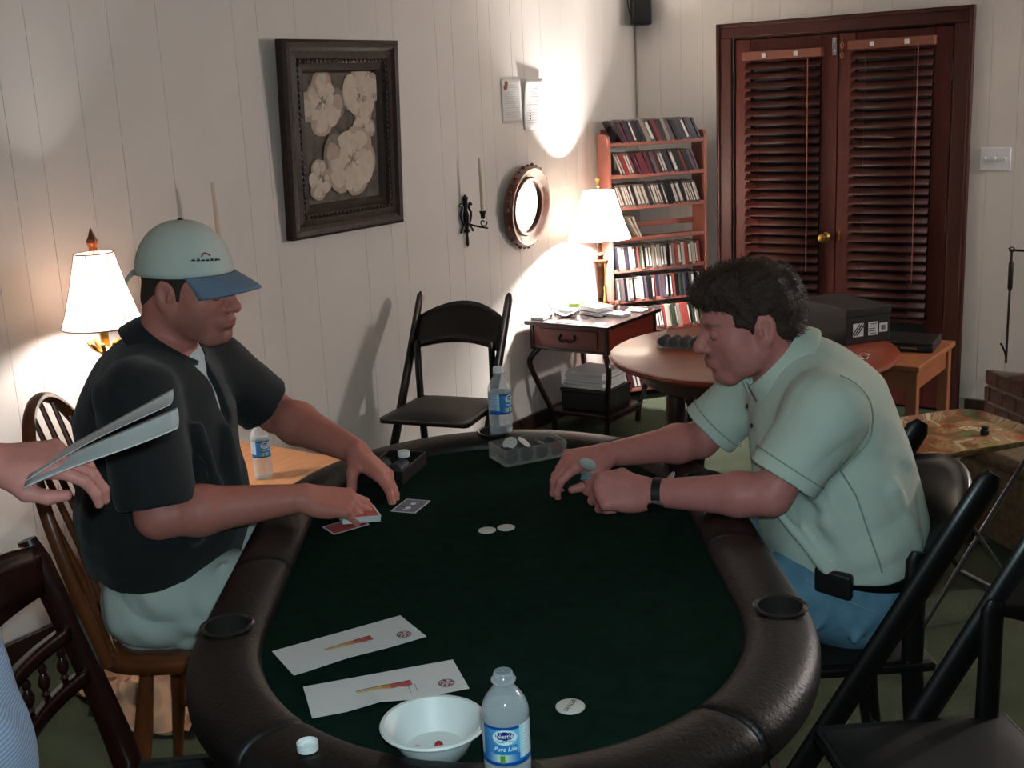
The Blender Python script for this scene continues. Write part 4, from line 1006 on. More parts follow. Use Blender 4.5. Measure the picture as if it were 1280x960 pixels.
def labcol(u, v):
    # u around (-.5 .5, 0 = logo centre), v bottom to top
    W = 2*PI*.0314; x = u*W; y = v*.056
    def mixc(a, c, t): t = max(0, min(1, t)); return tuple(a[i]*(1-t)+c[i]*t for i in range(3))
    c = mixc(lin('#0f55a0'), lin('#6fbede'), .5+.5*math.sin(x*60+.6)*.6+.25*(v-.5))
    if v < .10 or v > .93: c = lin('#0d4a96')
    elif v < .30+.10*math.cos(x*70): c = mixc(lin('#0d6cc0'), lin('#bcdcc0'), math.exp(-(x+.004)**2/.00018))
    if abs(x+.004) < .0035 and .08 < v < .28: c = lin('#5d8f3c')
    if -.0165 < x < .0165 and .30 < v < .55: c = mixc(lin('#1a6aa8'), lin('#2f8fc4'), v)
    e = (x/.0165)**2+((v-.735)/.19)**2
    if e < 1: c = lin('#d9e6ec')
    if (x/.0128)**2+((v-.775)/.105)**2 < 1: c = lin('#1a2a6c')
    if abs(v-(.635+.02*math.sin(x*350))) < .018 and abs(x) < .0125: c = lin('#5aa5cc')
    if .021 < x < .05 and v > .16:
        c = mixc(lin('#9fd0e2'), lin('#dfeaec'), .3)
        if int(v*26) % 2 == 0 and x > .024: c = lin('#e9f0f2')
    if -.075 < x < -.034 and v > .2:
        c = lin('#b9d3e2')
        if int(v*22) % 2 == 0 and -.07 < x < -.04: c = lin('#7fa5c4')
    return c
LAB = None
def bottle(label, loc, rz, cap, fill):
    global LAB
    t = thing('water_bottle', label, 'bottle', loc, rz, 'plastic water bottles')
    sh = PR+[(.0132, .1815), (.0132, .184), (.0165, .1845), (.0167, .187), (.0138, .188)]
    sh += [(.0125, .189), (.0130, .191), (.0125, .193), (.0130, .195), (.0125, .197), (.0122, .1985)] if cap else [(.0128, .189), (.0128, .1905), (.0136, .191), (.0128, .1925), (.0136, .1935), (.0128, .195), (.0125, .197), (.0118, .1975)]
    inner = [(max(.0004, r-.0007), max(z, .0012)) for r, z in sh[::-1]]
    MB().lathe(sh+inner, 40, cap=False).build('bottle_shell', m_pet, t, smooth=True, angle=60)
    wp = [(max(.0003, r-.0011), max(z, .0017)+.0004) for r, z in PR if z < fill]; wp = wp+[(wp[-1][0], fill), (.0003, fill)]
    MB().lathe(wp, 40, cap=False).build('water', m_water, t, smooth=True, angle=60)
    if LAB is None:
        nu, nv = 150, 50; P = []; F = []; Cc = []
        for i in range(nu):
            for j in range(nv):
                u = i/nu-.5; v = j/(nv-1); a = u*2*PI-PI/2
                P.append((.0316*math.cos(a), .0316*math.sin(a), .077+.056*v)); Cc.append(labcol(u, v))
        for i in range(nu):
            for j in range(nv-1): F.append((i*nv+j, ((i+1) % nu)*nv+j, ((i+1) % nu)*nv+j+1, i*nv+j+1))
        LAB = np_mesh('label', np.array(P), np.array(F), m_lab, t, np.array(Cc))
    else: o = bpy.data.objects.new('label', LAB.data); link(o, t)
    def wrap(v0, r=.03185):
        def f(co): a = co.x/r-PI/2; rr_ = r+co.z; return Vector((rr_*math.cos(a), rr_*math.sin(a), v0+co.y))
        return f
    text_mesh('Nestl\u00e9', .0088, m_lw, 'brand_lettering', t, fn=wrap(.1203)); text_mesh('Pure Life', .0086, m_lw, 'product_lettering', t, shear=.25, fn=wrap(.1015))
    if cap:
        b = MB(); n = 40; pr_ = [(.0145, .1865), (.0148, .189), (.0146, .201), (.0135, .203), (.0005, .2032)]
        b.lathe([(.0142, .188), (.0148, .1882), (.0147, .2), (.0136, .2025), (.0005, .2027)], 36, cap=False); b.build('bottle_cap', m_capw, t, smooth=True)
    return t
bottle('open water bottle with blue label, no cap, nearest the camera', T(-.001, -.8425, .7765), TA+rad(-4), False, .146)
bottle('capped water bottle with blue label at the far end of the poker table', T(.021, .8425, .7765+.02), TA+rad(58), True, .135)
bottle('capped water bottle standing on the pale side table', (.488, -3.531, .5005), TA+rad(40), True, .14)
# ------------------------------------------------------------------ on the felt
b = MB(); b.lathe([(.0005, .0015), (.0128, .0015), (.0135, .0), (.0152, .0005), (.0152, .012), (.0142, .0122), (.0140, .003), (.0005, .0028)], 36, cap=False)
tag(b.build('bottle_cap', m_capw, None, loc=T(-.283, -.745, .8193), smooth=True), 'white bottle cap lying upturned on the rail beside the foam bowl', 'bottle cap')
b = MB(); b.lathe([(.0005, .004), (.038, .004), (.042, .002), (.046, .004), (.060, .030), (.069, .046), (.0745, .0475), (.0765, .0455), (.0775, .0475), (.0755, .0505), (.070, .0505), (.064, .041), (.056, .026), (.043, .0085), (.0005, .0075)], 56, cap=False)
m_foam = mat('white_foam', '#d3d6d4', rough=.45, bump=.05, bscale=300)
t = thing('foam_bowl', 'white foam bowl with a few red candies in it at the table edge', 'bowl', T(-.105, -.722, FZ)); b.build('bowl', m_foam, t, smooth=True)
m_candy = mat('red_candy', '#a01c2a', rough=.25, coat=.5)
for i, (du, dv, dz, s, lb) in enumerate(((.006, -.006, .0138, (1, 1, 1), 'round red candy in the middle of the foam bowl'), (-.011, -.011, .0105, (1.1, .8, .35), 'flat red candy shard in the bowl, right one of two shards'), (-.025, -.003, .0105, (.9, .7, .35), 'flat red candy shard in the bowl, left one of two shards'))):
    b = MB(); b.sphere((0, 0, 0), .0066, 14, 9, s); tag(b.build('red_candy', m_candy, None, loc=T(-.105+du, -.722+dv, FZ+dz+.0006), smooth=True), lb, 'candy', 'red candies in the foam bowl')
b = MB(); b.lathe([(.0005, 0), (.0205, 0), (.0225, .001), (.0228, .0025), (.0222, .0038), (.0205, .0045), (.0005, .0045)], 40, cap=False)
t = thing('dealer_button', 'white round dealer button with black lettering on the felt', 'dealer button', T(.098, -.617, FZ), TA+rad(62)); b.build('button_disc', m_chw, t, smooth=True)
text_mesh('DEALER', .0108, m_ink, 'lettering', t, loc=(0, 0, .0048), extrude=.0001)
I4 = lambda u, v, z, ru=0, rv=0, rz=0: Matrix.Translation(T(u, v, z)) @ Matrix.Rotation(TA+rz, 4, 'Z') @ Matrix.Rotation(ru, 4, 'X') @ Matrix.Rotation(rv, 4, 'Y')
chip(m_chw, 'white chip lying mid table, left one of the touching pair', I4(-.024, .162, FZ+.0022), 'pair of white chips mid table')
chip(m_chw, 'white chip lying mid table, right one of the touching pair', I4(.0175, .172, FZ+.0022), 'pair of white chips mid table')
# long printed slips
def slip(label, u, v, ang, L, W, seed):
    t = thing('printed_slip', label, 'printed slip', T(u, v, FZ+.0006), TA+ang, 'long white printed slips')
    b = MB(); b.grid(lambda a, c: Vector(((a-.5)*L, (c-.5)*W, .0008+(.006*max(0, 1-abs(a-.42)/.2) if seed == 2 else .003*max(0, 1-abs(a-.4)/.3))*(1-c)**2)), 20, 8); b.build('sheet', m_paper, t, solid=.0006)
    q = random.Random(seed); b = MB()
    def sz(x, y): a = x/L+.5; c = y/W+.5; return .0008+(.006*max(0, 1-abs(a-.42)/.2) if seed == 2 else .003*max(0, 1-abs(a-.4)/.3))*(1-c)**2+.0009
    n = 16; up = []; lo = []
    for k in range(n+1):
        s = k/n; x = -.012*0+L*(-.14+.36*s)-L*.05; wid = .003+.0065*s**.8; y = .001+W*.03*s*0
        up.append((x, wid*.9+q.uniform(-.0006, .0006))); lo.append((x, -wid+q.uniform(-.001, .001)*(1+s)))
    for k in range(n):
        b.cur = 0 if k > 9 else (1 if k > 6 else 2)
        b.add([(x_, y_, sz(x_, y_)) for x_, y_ in ((up[k][0], up[k][1]*.75), (up[k+1][0], up[k+1][1]*.75), lo[k+1], lo[k])], [(3, 2, 1, 0)])
        b.cur = 3; b.add([(x_, y_, sz(x_, y_)) for x_, y_ in ((up[k][0], up[k][1]*.75), (up[k+1][0], up[k+1][1]*.75), (up[k+1][0], up[k+1][1]+.0008), (up[k][0], up[k][1]+.0008))], [(0, 1, 2, 3)])
    if seed == 2:
        b.cur = 3
        for x in (.035, .046): b.box((x, -.02, sz(x, -.02)), (.0007, .026, .0003))
    b.build('printed_drawing', [mat('print_red', '#b5504a', rough=.6), mat('print_orange', '#c98a4a', rough=.6), mat('print_straw', '#c9ab6a', rough=.6), mat('print_brown', '#4a2a20', rough=.6)], t)
    b = MB(); ex, ey = L*.38, -W*.22; z = .0019
    for k in range(16):
        a = 2*PI*k/16; r1, r2 = (.011, .0135) if k % 4 else (.007, .0135)
        b.cur = k % 3 == 0
        b.add([(ex+r1*math.cos(a), ey+r1*math.sin(a), z), (ex+r2*math.cos(a), ey+r2*math.sin(a), z), (ex+r2*math.cos(a+.36), ey+r2*math.sin(a+.36), z), (ex+r1*math.cos(a+.36), ey+r1*math.sin(a+.36), z)], [(0, 1, 2, 3)])
    for k in range(5):
        a = PI/2+2*PI*k/5; c_, s_ = math.cos(a), math.sin(a)
        b.add([(ex, ey, z), (ex+.009*math.cos(a-.3), ey+.009*math.sin(a-.3), z), (ex+.0105*c_, ey+.0105*s_, z), (ex+.009*math.cos(a+.3), ey+.009*math.sin(a+.3), z)], [(0, 1, 2, 3)])
    b.build('printed_emblem', [mat('print_plum', '#4a3240', rough=.6), mat('print_rose', '#9a4a4a', rough=.6)], t)
slip('long white printed slip farther from the bowl, with orange drawing and round emblem', -.267, -.356, rad(29), .245, .107, 1)
slip('long white printed slip tucked beside the foam bowl, drawing with two thin lines', -.192, -.522, rad(15.5), .25, .107, 2)
# cards
m_cback = mat('card_back_blue', '#4a4a62', rough=.4, col2='#7a7a90', scale=160); m_cred = mat('card_back_red', '#b03a40', rough=.4, col2='#c05a58', scale=160)
def card(label, M4, back, name='playing_card', group='playing cards on the felt'):
    t = thing(name, label, 'playing card', (0, 0, 0), 0, group); t.matrix_world = M4
    MB().prism(rr(.0315, .044, .003, 3), 0, .0004).build('card_stock', m_paper, t)
    MB().prism(rr(.0275, .040, .002, 3), .0004, .0006).build('back_print', back, t)
    if back is m_cback:
        b = MB()
        for sy in (-1, 1): b.lathe([(.0005, .0007), (.007, .0007)], 12, (0, sy*.014, 0), cap=False); b.box((0, sy*.026, .0007), (.02, .003, .0001))
        b.build('back_motif', m_lw, t)
    return t
card('single blue-backed playing card dealt face down on the felt', I4(-.20, .351, FZ+.0008, rz=rad(-22)), m_cback)
card('red-backed playing card on the felt below the dealing hand', I4(-.338, .236, FZ+.0030, ru=rad(1.5), rz=rad(-58)), m_cred)
# left chip caddy with white cap
t = thing('chip_caddy', 'low black plastic chip caddy behind the dealing hands', 'caddy', T(-.252, .605, FZ), TA+rad(-18))
MB().box((0, 0, 0), (.105, .17, .006)).build('caddy_floor', m_black, t, loc=(0, 0, .0035), bev=.001)
for c, d in (((0, -.083, .02), (.105, .004, .03)), ((0, .083, .02), (.105, .004, .03)), ((-.0505, 0, .02), (.004, .162, .03)), ((.0505, 0, .02), (.004, .162, .03)), ((0, 0, .018), (.003, .16, .024))): MB().box((0, 0, 0), d).build('caddy_wall', m_black, t, loc=c, bev=.001)
bpy.context.view_layer.update()
for j, x in enumerate((-.025, .025)):
    for k in range(14):
        chip(m_chd, 'dark chip standing in the black caddy behind the dealing hands', t.matrix_world @ Matrix.Translation((x, -.06+k*.0038, .0066+.0195)) @ Matrix.Rotation(PI/2-.1, 4, 'X'), 'dark chips in the black caddy')
b = MB(); b.lathe([(.0005, 0), (.0148, 0), (.0152, .001), (.0150, .0125), (.014, .0145), (.0005, .0148)], 30, cap=False)
tag(b.build('bottle_cap', m_capw, None, loc=T(-.228, .60, FZ+.0462), smooth=True), 'white bottle cap resting on the black chip caddy', 'bottle cap')
# acrylic tray near the far bottle
tr = chip_tray('chip_tray', 'clear acrylic chip tray on the felt by the far bottle', T(.086, .688, FZ+.0005), TA+rad(24), .175, .105, .043, 3)
chips_in(tr, .175, .105, .043, 4, 'dark poker chip in the clear tray by the far bottle', 'dark chips in the tray by the far bottle', 2)
for j, (x, y, rx, ry, lb) in enumerate(((-.055, -.012, .5, -.55, 'white poker chip leaning in the clear tray, left of two'), (-.02, -.022, .4, .55, 'white poker chip leaning in the clear tray, right of two'))):
    chip(m_chw, lb, tr.matrix_world @ Matrix.Translation((x, y, .049)) @ Matrix.Rotation(rx, 4, 'X') @ Matrix.Rotation(ry, 4, 'Y'), 'white chips in the clear tray')
# loose chips beside the watch
chip(m_cht, 'pale teal chip lying on the felt behind the watch hand', I4(.352, .425, FZ+.0022), 'loose chips behind the watch hand')
chip(m_cht, 'second pale teal chip overlapping another behind the watch hand', I4(.375, .412, FZ+.0062, rv=-.1), 'loose chips behind the watch hand')
chip(m_chw, 'white chip propped on edge against the rail behind the watch hand', I4(.412, .405, FZ+.0158, rv=-.95), 'loose chips behind the watch hand')
# crumpled cloth under the windsor chair
def cloth():
    f1 = waves(3, 12, 45, 95); f2 = waves(9, 8, 20, 40); P = []; F = []; nu, nv = 150, 90
    U = np.array([(i/(nu-1)-.5, j/(nv-1)-.5) for i in range(nu) for j in range(nv)])
    X = np.concatenate([U*np.array([.62, .30]), np.zeros((len(U), 1))], 1)
    r = np.sqrt((U[:, 0]*2)**2+(U[:, 1]*2)**2); ed = np.clip(1.15-r, 0, 1)**.7
    z = .008+ed*(.03+.045*np.clip(1-np.abs(f1(X)), -.3, 1)+.055*np.clip(1-np.abs(f2(X)), -.3, 1)); z = np.maximum(z, .004)
    Y = X.copy(); k = .018*np.stack([f2(X+1.3), f1(X+.7)], 1); Y[:, :2] += k; sh_ = 1/np.maximum(1, r*.95); Y[:, :2] *= sh_[:, None]; Y[:, 2] = z
    for i in range(nu-1):
        for j in range(nv-1): F.append((i*nv+j, (i+1)*nv+j, (i+1)*nv+j+1, i*nv+j+1))
    o = np_mesh('crumpled_cloth', Y, np.array(F), mat('pinkish_cotton', '#b58e72', rough=.9, var=.12, scale=20)); return o
o = cloth(); o.location = (.56, -4.145, .0); o.rotation_euler = (0, 0, rad(-8)); tag(o, 'crumpled pinkish beige cloth lying on the carpet behind the windsor chair', 'cloth')
t = thing('wall_lamp', 'bare bulb brass wall lamp on the back wall far to the right', 'lamp', (4.3, 0, 1.66))
MB().lathe([(.05, 0), (.05, .012), (.001, .02)], 20, ax=Matrix.Rotation(PI/2, 3, 'X')).build('backplate', m_brass, t, smooth=True)
MB().tube([(0, -.01, 0), (0, -.10, -.01), (0, -.16, .0), (0, -.16, .03)], .007, 8).build('arm', m_brass, t, smooth=True)
MB().sphere((0, -.16, .06), .03, 14, 9).build('bulb', m_bulb, t, smooth=True)
# ceiling lamps (above the frame)
for k, (x, y) in enumerate(((2.25, -1.95), (2.9, -5.6))):
    t = thing('ceiling_lamp', ['round ceiling lamp over the round dining table', 'round ceiling lamp near the camera end of the room'][k], 'ceiling lamp', (x, y, 2.44))
    MB().lathe([(.20, -.03), (.205, -.001), (.12, -.0005), (.12, -.03), (.20, -.03)], 32, cap=False).build('rim', m_brass, t); MB().lathe([(.001, -.062), (.12, -.055), (.18, -.035), (.185, -.03), (.12, -.03), (.001, -.03)][::-1], 32, cap=False).build('diffuser', mat('opal_diffuser', '#efe6d6', rough=.4, trans=.0, emit='#ffd9a8', estr=.5), t, smooth=True)
# ------------------------------------------------------------------ people
m_skin = mat('skin', '#ffffff', rough=.5, spec=.35, vcol='tint', var=.10, scale=60, sss=.12, bump=.08, bscale=220)
m_eye = mat('eye_white', '#cfc8c0', rough=.2); m_iris = mat('iris_dark', '#2a1a12', rough=.15)
def head_matrix(pos, yaw, pitch, sc):
    """local x forward, y to the person's left, z up; yaw about z in the table frame, pitch downwards"""
    return Matrix.Translation(pos) @ Matrix.Rotation(yaw, 4, 'Z') @ Matrix.Rotation(pitch, 4, 'Y') @ Matrix.Scale(sc, 4)
def head_ops(S_, M, fat=0.0, nose=1.0):
    W = S_.M; S_.M = np.array(M)
    S_.ell((-.010, 0, .040), (.094, .073, .080), k=.02)
    S_.ell((.022, 0, -.005), (.076, .064, .085), k=.03)
    S_.ell((.045, 0, -.050), (.046, .046+fat, .052), k=.025)
    S_.ell((.074, 0, -.093), (.021, .026, .018), k=.022)
    for s in (-1, 1):
        S_.cone((-.004, s*.056, -.045), (.062, s*(.024+fat), -.094), .017, .014, k=.03)
        S_.ell((.050, s*.044, -.020), (.026, .020, .022), k=.022)
        S_.ell((.030, s*(.044+fat), -.058), (.034, .018, .030), k=.03)
    S_.cone((.086, -.032, .020), (.086, .032, .020), .0085, k=.014)
    for s in (-1, 1): S_.ell((.099, s*.031, .003), (.016, .017, .0115), k=.010, op='s')
    S_.cone((.090, 0, .014), (.110, 0, -.022), .0075, .0115*nose, k=.010); S_.ball((.1135, 0, -.027), .0105*nose, k=.008)
    for s in (-1, 1): S_.ell((.1005, s*.0125, -.031), (.011, .008, .0075), k=.006)
    for s in (-1, 1): S_.ell((.106, s*.0062, -.0385), (.0055, .0032, .004), k=.003, op='s')
    S_.ell((.088, 0, -.060), (.016, .026, .022), k=.012)
    S_.ell((.1, 0, -.0545), (.0065, .019, .0048), k=.006); S_.ell((.0975, 0, -.0665), (.0065, .0165, .0055), k=.006)
    S_.cone((.109, -.02, -.0605), (.109, .02, -.0605), .0024, k=.004, op='s')
    S_.ell((.099, 0, -.079), (.007, .018, .006), k=.008, op='s')
    for s in (-1, 1):  # ears
        Re = np.array(Matrix.Rotation(rad(-12), 3, 'Y') @ Matrix.Rotation(s*rad(-18), 3, 'Z'))
        S_.ell((-.010, s*.076, -.004), (.021, .0085, .034), Re, k=.008)
        S_.ell((-.006, s*.071, -.032), (.009, .007, .012), k=.006)
        S_.ell((-.007, s*.0845, .002), (.0115, .0065, .021), Re, k=.004, op='s')
        S_.ell((.002, s*.078, -.008), (.006, .007, .010), k=.004)
    S_.M = W
def hand_ops(S_, wrist, f, n, thumb_side, curls, thumb, sc=1.0, spread=.06):
    f = Vector(f).normalized(); n = Vector(n); n = (n-f*n.dot(f)).normalized()
    s = (n.cross(f) if thumb_side == 'R' else f.cross(n)).normalized()
    Mh = np.eye(4); Mh[:3, 0] = np.array(f)*sc; Mh[:3, 1] = np.array(s)*sc; Mh[:3, 2] = np.array(n)*sc; Mh[:3, 3] = wrist
    W = S_.M; S_.M = Mh
    ys = (.028, .0085, -.011, -.029); rx = (.092, .096, .091, .082); rr_ = (.0105, .0108, .0102, .009)
    for y, x, r in zip(ys, rx, rr_): S_.cone((.004, y*.62, 0), (x, y, .002), .0165, r+.0035, k=.014)
    S_.ell((.045, .0, -.006), (.045, .036, .014), k=.014); S_.ell((.03, -.028, -.008), (.032, .012, .013), k=.012)
    L = ((.045, .027, .021), (.05, .031, .022), (.046, .029, .021), (.036, .021, .018))
    for i in range(4):
        p = Vector((rx[i], ys[i], .002)); a = 0; yaw = (1.5-i)*spread
        for j in range(3):
            a += curls[i][j]; d = Vector((math.cos(a)*math.cos(yaw), math.cos(a)*math.sin(yaw), -math.sin(a)))
            q = p+d*L[i][j]; r1 = rr_[i]*(1-.10*j); r2 = rr_[i]*(1-.10*(j+1))
            S_.cone(p, q, r1, r2, k=.004 if j else .007); 
            if j == 0: S_.ball(p+Vector((0, 0, .002)), rr_[i]*1.06, k=.006)
            p = q
    T_ = [Vector(t) for t in thumb]
    S_.cone(T_[0], T_[1], .0155, .0135, k=.016); S_.cone(T_[1], T_[2], .0122, .0115, k=.006); S_.cone(T_[2], T_[3], .0112, .0088, k=.004)
    S_.M = W; return Mh
def skin_colors(P, M, base, lips, stub, brow, stub_amt, must=0.0, brow_z=.024):
    Mi = np.linalg.inv(np.array(M)); X = P @ Mi[:3, :3].T+Mi[:3, 3]
    C_ = np.tile(np.array(lin(base)), (len(P), 1)); x, y, z = X[:, 0], np.abs(X[:, 1]), X[:, 2]
    def blend(w_, col):
        w_ = np.clip(w_, 0, 1)[:, None]; C_[:] = C_*(1-w_)+np.array(lin(col))*w_
    g = lambda cx, cy, cz, sx, sy, sz: np.exp(-((x-cx)/sx)**2-((y-cy)/sy)**2-((z-cz)/sz)**2)
    head = (z < .06) & (z > -.14) & (x > -.02) & (y < .09)
    blend(head*stub_amt*np.clip(np.maximum(g(.085, .0, -.085, .05, .05, .028), np.maximum(g(.04, .055, -.065, .05, .03, .03), g(.1, 0, -.045, .02, .03, .007))), 0, 1), stub)
    blend(must*g(.102, .0, -.046, .02, .022, .0062)*1.3, brow)
    blend(head*.75*np.maximum(g(.102, 0, -.055, .014, .020, .0045), g(.1, 0, -.0665, .014, .017, .005)), lips)
    blend(head*(x > .07)*np.clip(.85*np.exp(-((y-.030)/.019)**4-((z-brow_z+.15*np.abs(y-.03))/.0042)**2), 0, 1), brow)
    blend(.35*g(.1, .012, -.03, .02, .02, .015), '#b5675a')
    return C_
def eyes(root, M, off, lid='#94604f'):
    for s in (-1, 1):
        b = MB(); b.sphere((0, 0, 0), .0115, 14, 10); ey = b.build('eye', m_eye, root, smooth=True); ey.matrix_local = off @ M @ Matrix.Translation((.0815, s*.031, .002))
        b = MB(); b.sphere((.0072, 0, -.0032), .0056, 12, 8); b.build('iris', m_iris, ey, smooth=True)
        b = MB(); b.grid(lambda u, v: Vector((.0128*math.cos((u-.5)*3.7)*math.cos(rad(-50)+v*2.1), .0128*math.sin((u-.5)*3.7)*math.cos(rad(-50)+v*2.1), .0128*math.sin(rad(-50)+v*2.1))), 14, 8)
        b.build('eyelid', mat('eyelid_'+lid[1:], lid, rough=.6), ey, smooth=True)
        MB().tube([(.0130*math.cos(a)*math.cos(rad(-50)), .0130*math.sin(a)*math.cos(rad(-50)), .0130*math.sin(rad(-50))) for a in [(k/8-.5)*2.2 for k in range(9)]], .0009, 5).build('eyelash', m_ink, ey)
def collar_mesh(Mc, r_top, r_bot, rise, drop, tip, gap, ysc=.95):
    b = MB()
    def f(u, v):
        a = gap+(2*PI-2*gap)*u; fr_ = max(0, math.cos(a))**3
        if v < .35: t_ = v/.35; r = r_top*1.02-.001*t_; z = rise*(t_)*(1-.25*fr_)
        else: t_ = (v-.35)/.65; r = r_top+.004+(r_bot-r_top)*t_; z = rise*(1-.25*fr_)+.003*math.sin(t_*PI)-(rise+drop+tip*fr_)*t_
        return Mc @ Vector((r*math.cos(a), r*ysc*math.sin(a), z))
    b.grid(f, 40, 14); return b
class Person:
    def __init__(s, label, u, v, yaw0=0):
        s.root = thing('person', label, 'person', T(u, v, 0), TA); s.o = np.array((u, v, 0)); s.off = Matrix.Translation((-u, -v, 0))
    def add(s, S_, name, m, h, disp=None, amp=0, col=None):
        P, F = S_.mesh(h, disp, amp); c = col(P) if col else None
        return np_mesh(name, P-s.o, F, m, s.root, c)
    def mb(s, b, name, m, **kw):
        b.v = [tuple(np.array(p)-s.o) for p in b.v]; return b.build(name, m, s.root, **kw)
sqv = ((0, 1, 0), .80)
def fold(seed, k=1.0):
    g = waves(seed, 9, 18, 48); g2 = waves(seed+1, 7, 60, 120)
    return lambda X: k*(.0042*(1-np.abs(g(X)))*1.0+.0010*g2(X))
# ---- the capped man on the left, dealing
V = .42
A = Person('man in a pale cap with blue bill and black polo, dealing cards', -.67, V)
MH = head_matrix((-.668, V, 1.312), rad(-22), rad(6), 1.05)
b = SDF(); head_ops(b, MH, .004, 1.02)
b.cone((-.745, V, 1.12), (-.722, V, 1.275), .066, .057, k=.03)
b.chain([(-.80, V, .62), (-.785, V, .80), (-.775, V, 1.03), (-.765, V, 1.13)], [.14, .165, .145, .09], k=.05, sq=sqv)
nsh, nel, nwr = (-.752, .20, 1.11), (-.722, .155, .868), (-.425, .222, .868)
fsh, fel, fwr = (-.69, .63, 1.09), (-.557, .70, .94), (-.335, .50, .885)
b.chain([(-.76, V-.06, 1.13), nsh], [.06, .062], k=.04); b.chain([(-.755, V+.06, 1.13), fsh], [.06, .062], k=.04)
for sh_, el_, wr_ in ((nsh, nel, nwr), (fsh, fel, fwr)):
    e = Vector(el_); w_ = Vector(wr_); m_ = e.lerp(w_, .28)
    b.cone(sh_, el_, .058, .049, k=.02); b.chain([el_, m_, w_], [.047, .053, .031], k=.02)
b1 = hand_ops(b, Vector(nwr)+Vector((.006, .002, 0)), (.90, .24, -.30), (.22, -.40, .88), 'R', [(.35, .45, .3), (.42, .5, .3), (.5, .5, .3), (.55, .5, .3)], [(.02, .02, -.012), (.052, .046, -.024), (.085, .05, -.032), (.112, .046, -.036)], 1.05)
b2 = hand_ops(b, Vector(fwr)+Vector((.004, -.004, -.002)), (.66, -.50, -.50), (.55, .05, .82), 'L', [(.2, .35, .25), (.3, .4, .25), (.42, .45, .3), (.5, .5, .3)], [(.018, .022, -.012), (.045, .05, -.028), (.068, .058, -.052), (.085, .055, -.078)], 1.05)
for s in (-1, 1):
    b.chain([(-.80, V+s*.10, .60), (-.36, V+s*.14, .615)], [.10, .075], k=.04); b.chain([(-.36, V+s*.14, .605), (-.385, V+s*.14, .33), (-.40, V+s*.14, .10)], [.062, .056, .036], k=.03)
SK = '#bf7668'
A.add(b, 'body', m_skin, .0032, col=lambda P: skin_colors(P, MH, SK, '#9a4a44', '#5d463c', '#2a1c14', .62))
eyes(A.root, MH, A.off, '#b06a5c')
# short hair
b = SDF(MH); b.ell((-.013, 0, .038), (.100, .0785, .086)); b.ell((-.058, 0, -.022), (.052, .068, .055), k=.02)
for s in (-1, 1): b.cone((.016, s*.066, .03), (.014, s*.0665, -.010), .010, .006, k=.008)
b.ell((.105, 0, -.0), (.082, .064, .10), k=.01, op='s'); b.ell((.085, 0, -.04), (.062, .10, .085), k=.008, op='s')
for s in (-1, 1): b.ell((-.006, s*.09, -.006), (.021, .03, .034), k=.006, op='s')
A.add(b, 'short_hair', mat('dark_brown_hair', '#3a2c24', rough=.8, bump=.8, bscale=400), .003)
# polo shirt
def sleeve(S_, sh_, el_, r1, r2, frac, hollow=.014):
    a = Vector(sh_); c = Vector(el_); e = a.lerp(c, frac)
    S_.cone(a, e, r1, r2, k=.035, flat=True)
    return a, e
def polo(b, P0, hol):
    for a, e, r2 in hol:
        d = (e-a).normalized(); b.cone(e-d*.045, e+d*.04, r2-.018, r2-.014, k=.004, op='s', flat=True, flat0=True)
b = SDF(); b.cone((-.80, V, .672), (-.785, V, .80), .172, .188, k=.05, sq=sqv, flat0=True); b.chain([(-.785, V, .80), (-.778, V, 1.03), (-.775, V, 1.11)], [.188, .168, .105], k=.05, sq=sqv)
b.cone((-.780, V, 1.11), (-.742, V, 1.18), .098, .078, k=.03, flat=True)
b.chain([(-.77, V-.08, 1.115), nsh], [.075, .080], k=.05); b.chain([(-.765, V+.08, 1.11), fsh], [.075, .08], k=.05)
h1 = sleeve(b, nsh, nel, .088, .089, .90); h2 = sleeve(b, fsh, fel, .082, .080, .84)
# creases hanging from shoulder and armpit
for p, q_ in (((-.64, .25, 1.03), (-.61, .27, .84)), ((-.68, .215, .98), (-.66, .21, .80)), ((-.60, .34, 1.0), (-.59, .34, .82)), ((-.86, .22, .98), (-.90, .25, .80))): b.cone(p, q_, .012, .016, k=.03)
polo(b, None, ((h1[0], h1[1], .089), (h2[0], h2[1], .080)))
# open placket showing the undershirt
b.cone((-.662, V-.034, 1.165), (-.590, V-.046, .985), .024, .010, k=.008, op='s'); b.cone((-.70, V-.01, 1.20), (-.66, V-.02, 1.14), .026, .02, k=.01, op='s')
b.cone((-.742, V, 1.15), (-.718, V, 1.33), .066, .062, k=.005, op='s')
A.add(b, 'polo_shirt', mat('black_knit', '#17191b', rough=.85, bump=.3, bscale=300, sheen=.1), .0042, fold(11, .8), .008)
b = SDF(); b.chain([(-.778, V, .95), (-.778, V, 1.03), (-.765, V, 1.125)], [.150, .150, .098], k=.05, sq=sqv); b.cone((-.75, V, 1.12), (-.730, V, 1.16), .070, .064, k=.03)
b.ball((-.80, V, .80), .2, k=.01, op='s'); b.ball((-.93, V, 1.05), .17, k=.01, op='s')
b.cone((-.741, V, 1.12), (-.715, V, 1.33), .064, .063, k=.004, op='s', flat=True)
A.add(b, 'undershirt', mat('white_cotton', '#c9d2d6', rough=.85), .004)
Mc = Matrix.Translation((-.738, V, 1.176)) @ Matrix.Rotation(rad(36), 4, 'Y')
A.mb(collar_mesh(Mc, .081, .108, .036, .012, .036, .45), 'polo_collar', MATS['black_knit'], solid=.004, smooth=True)
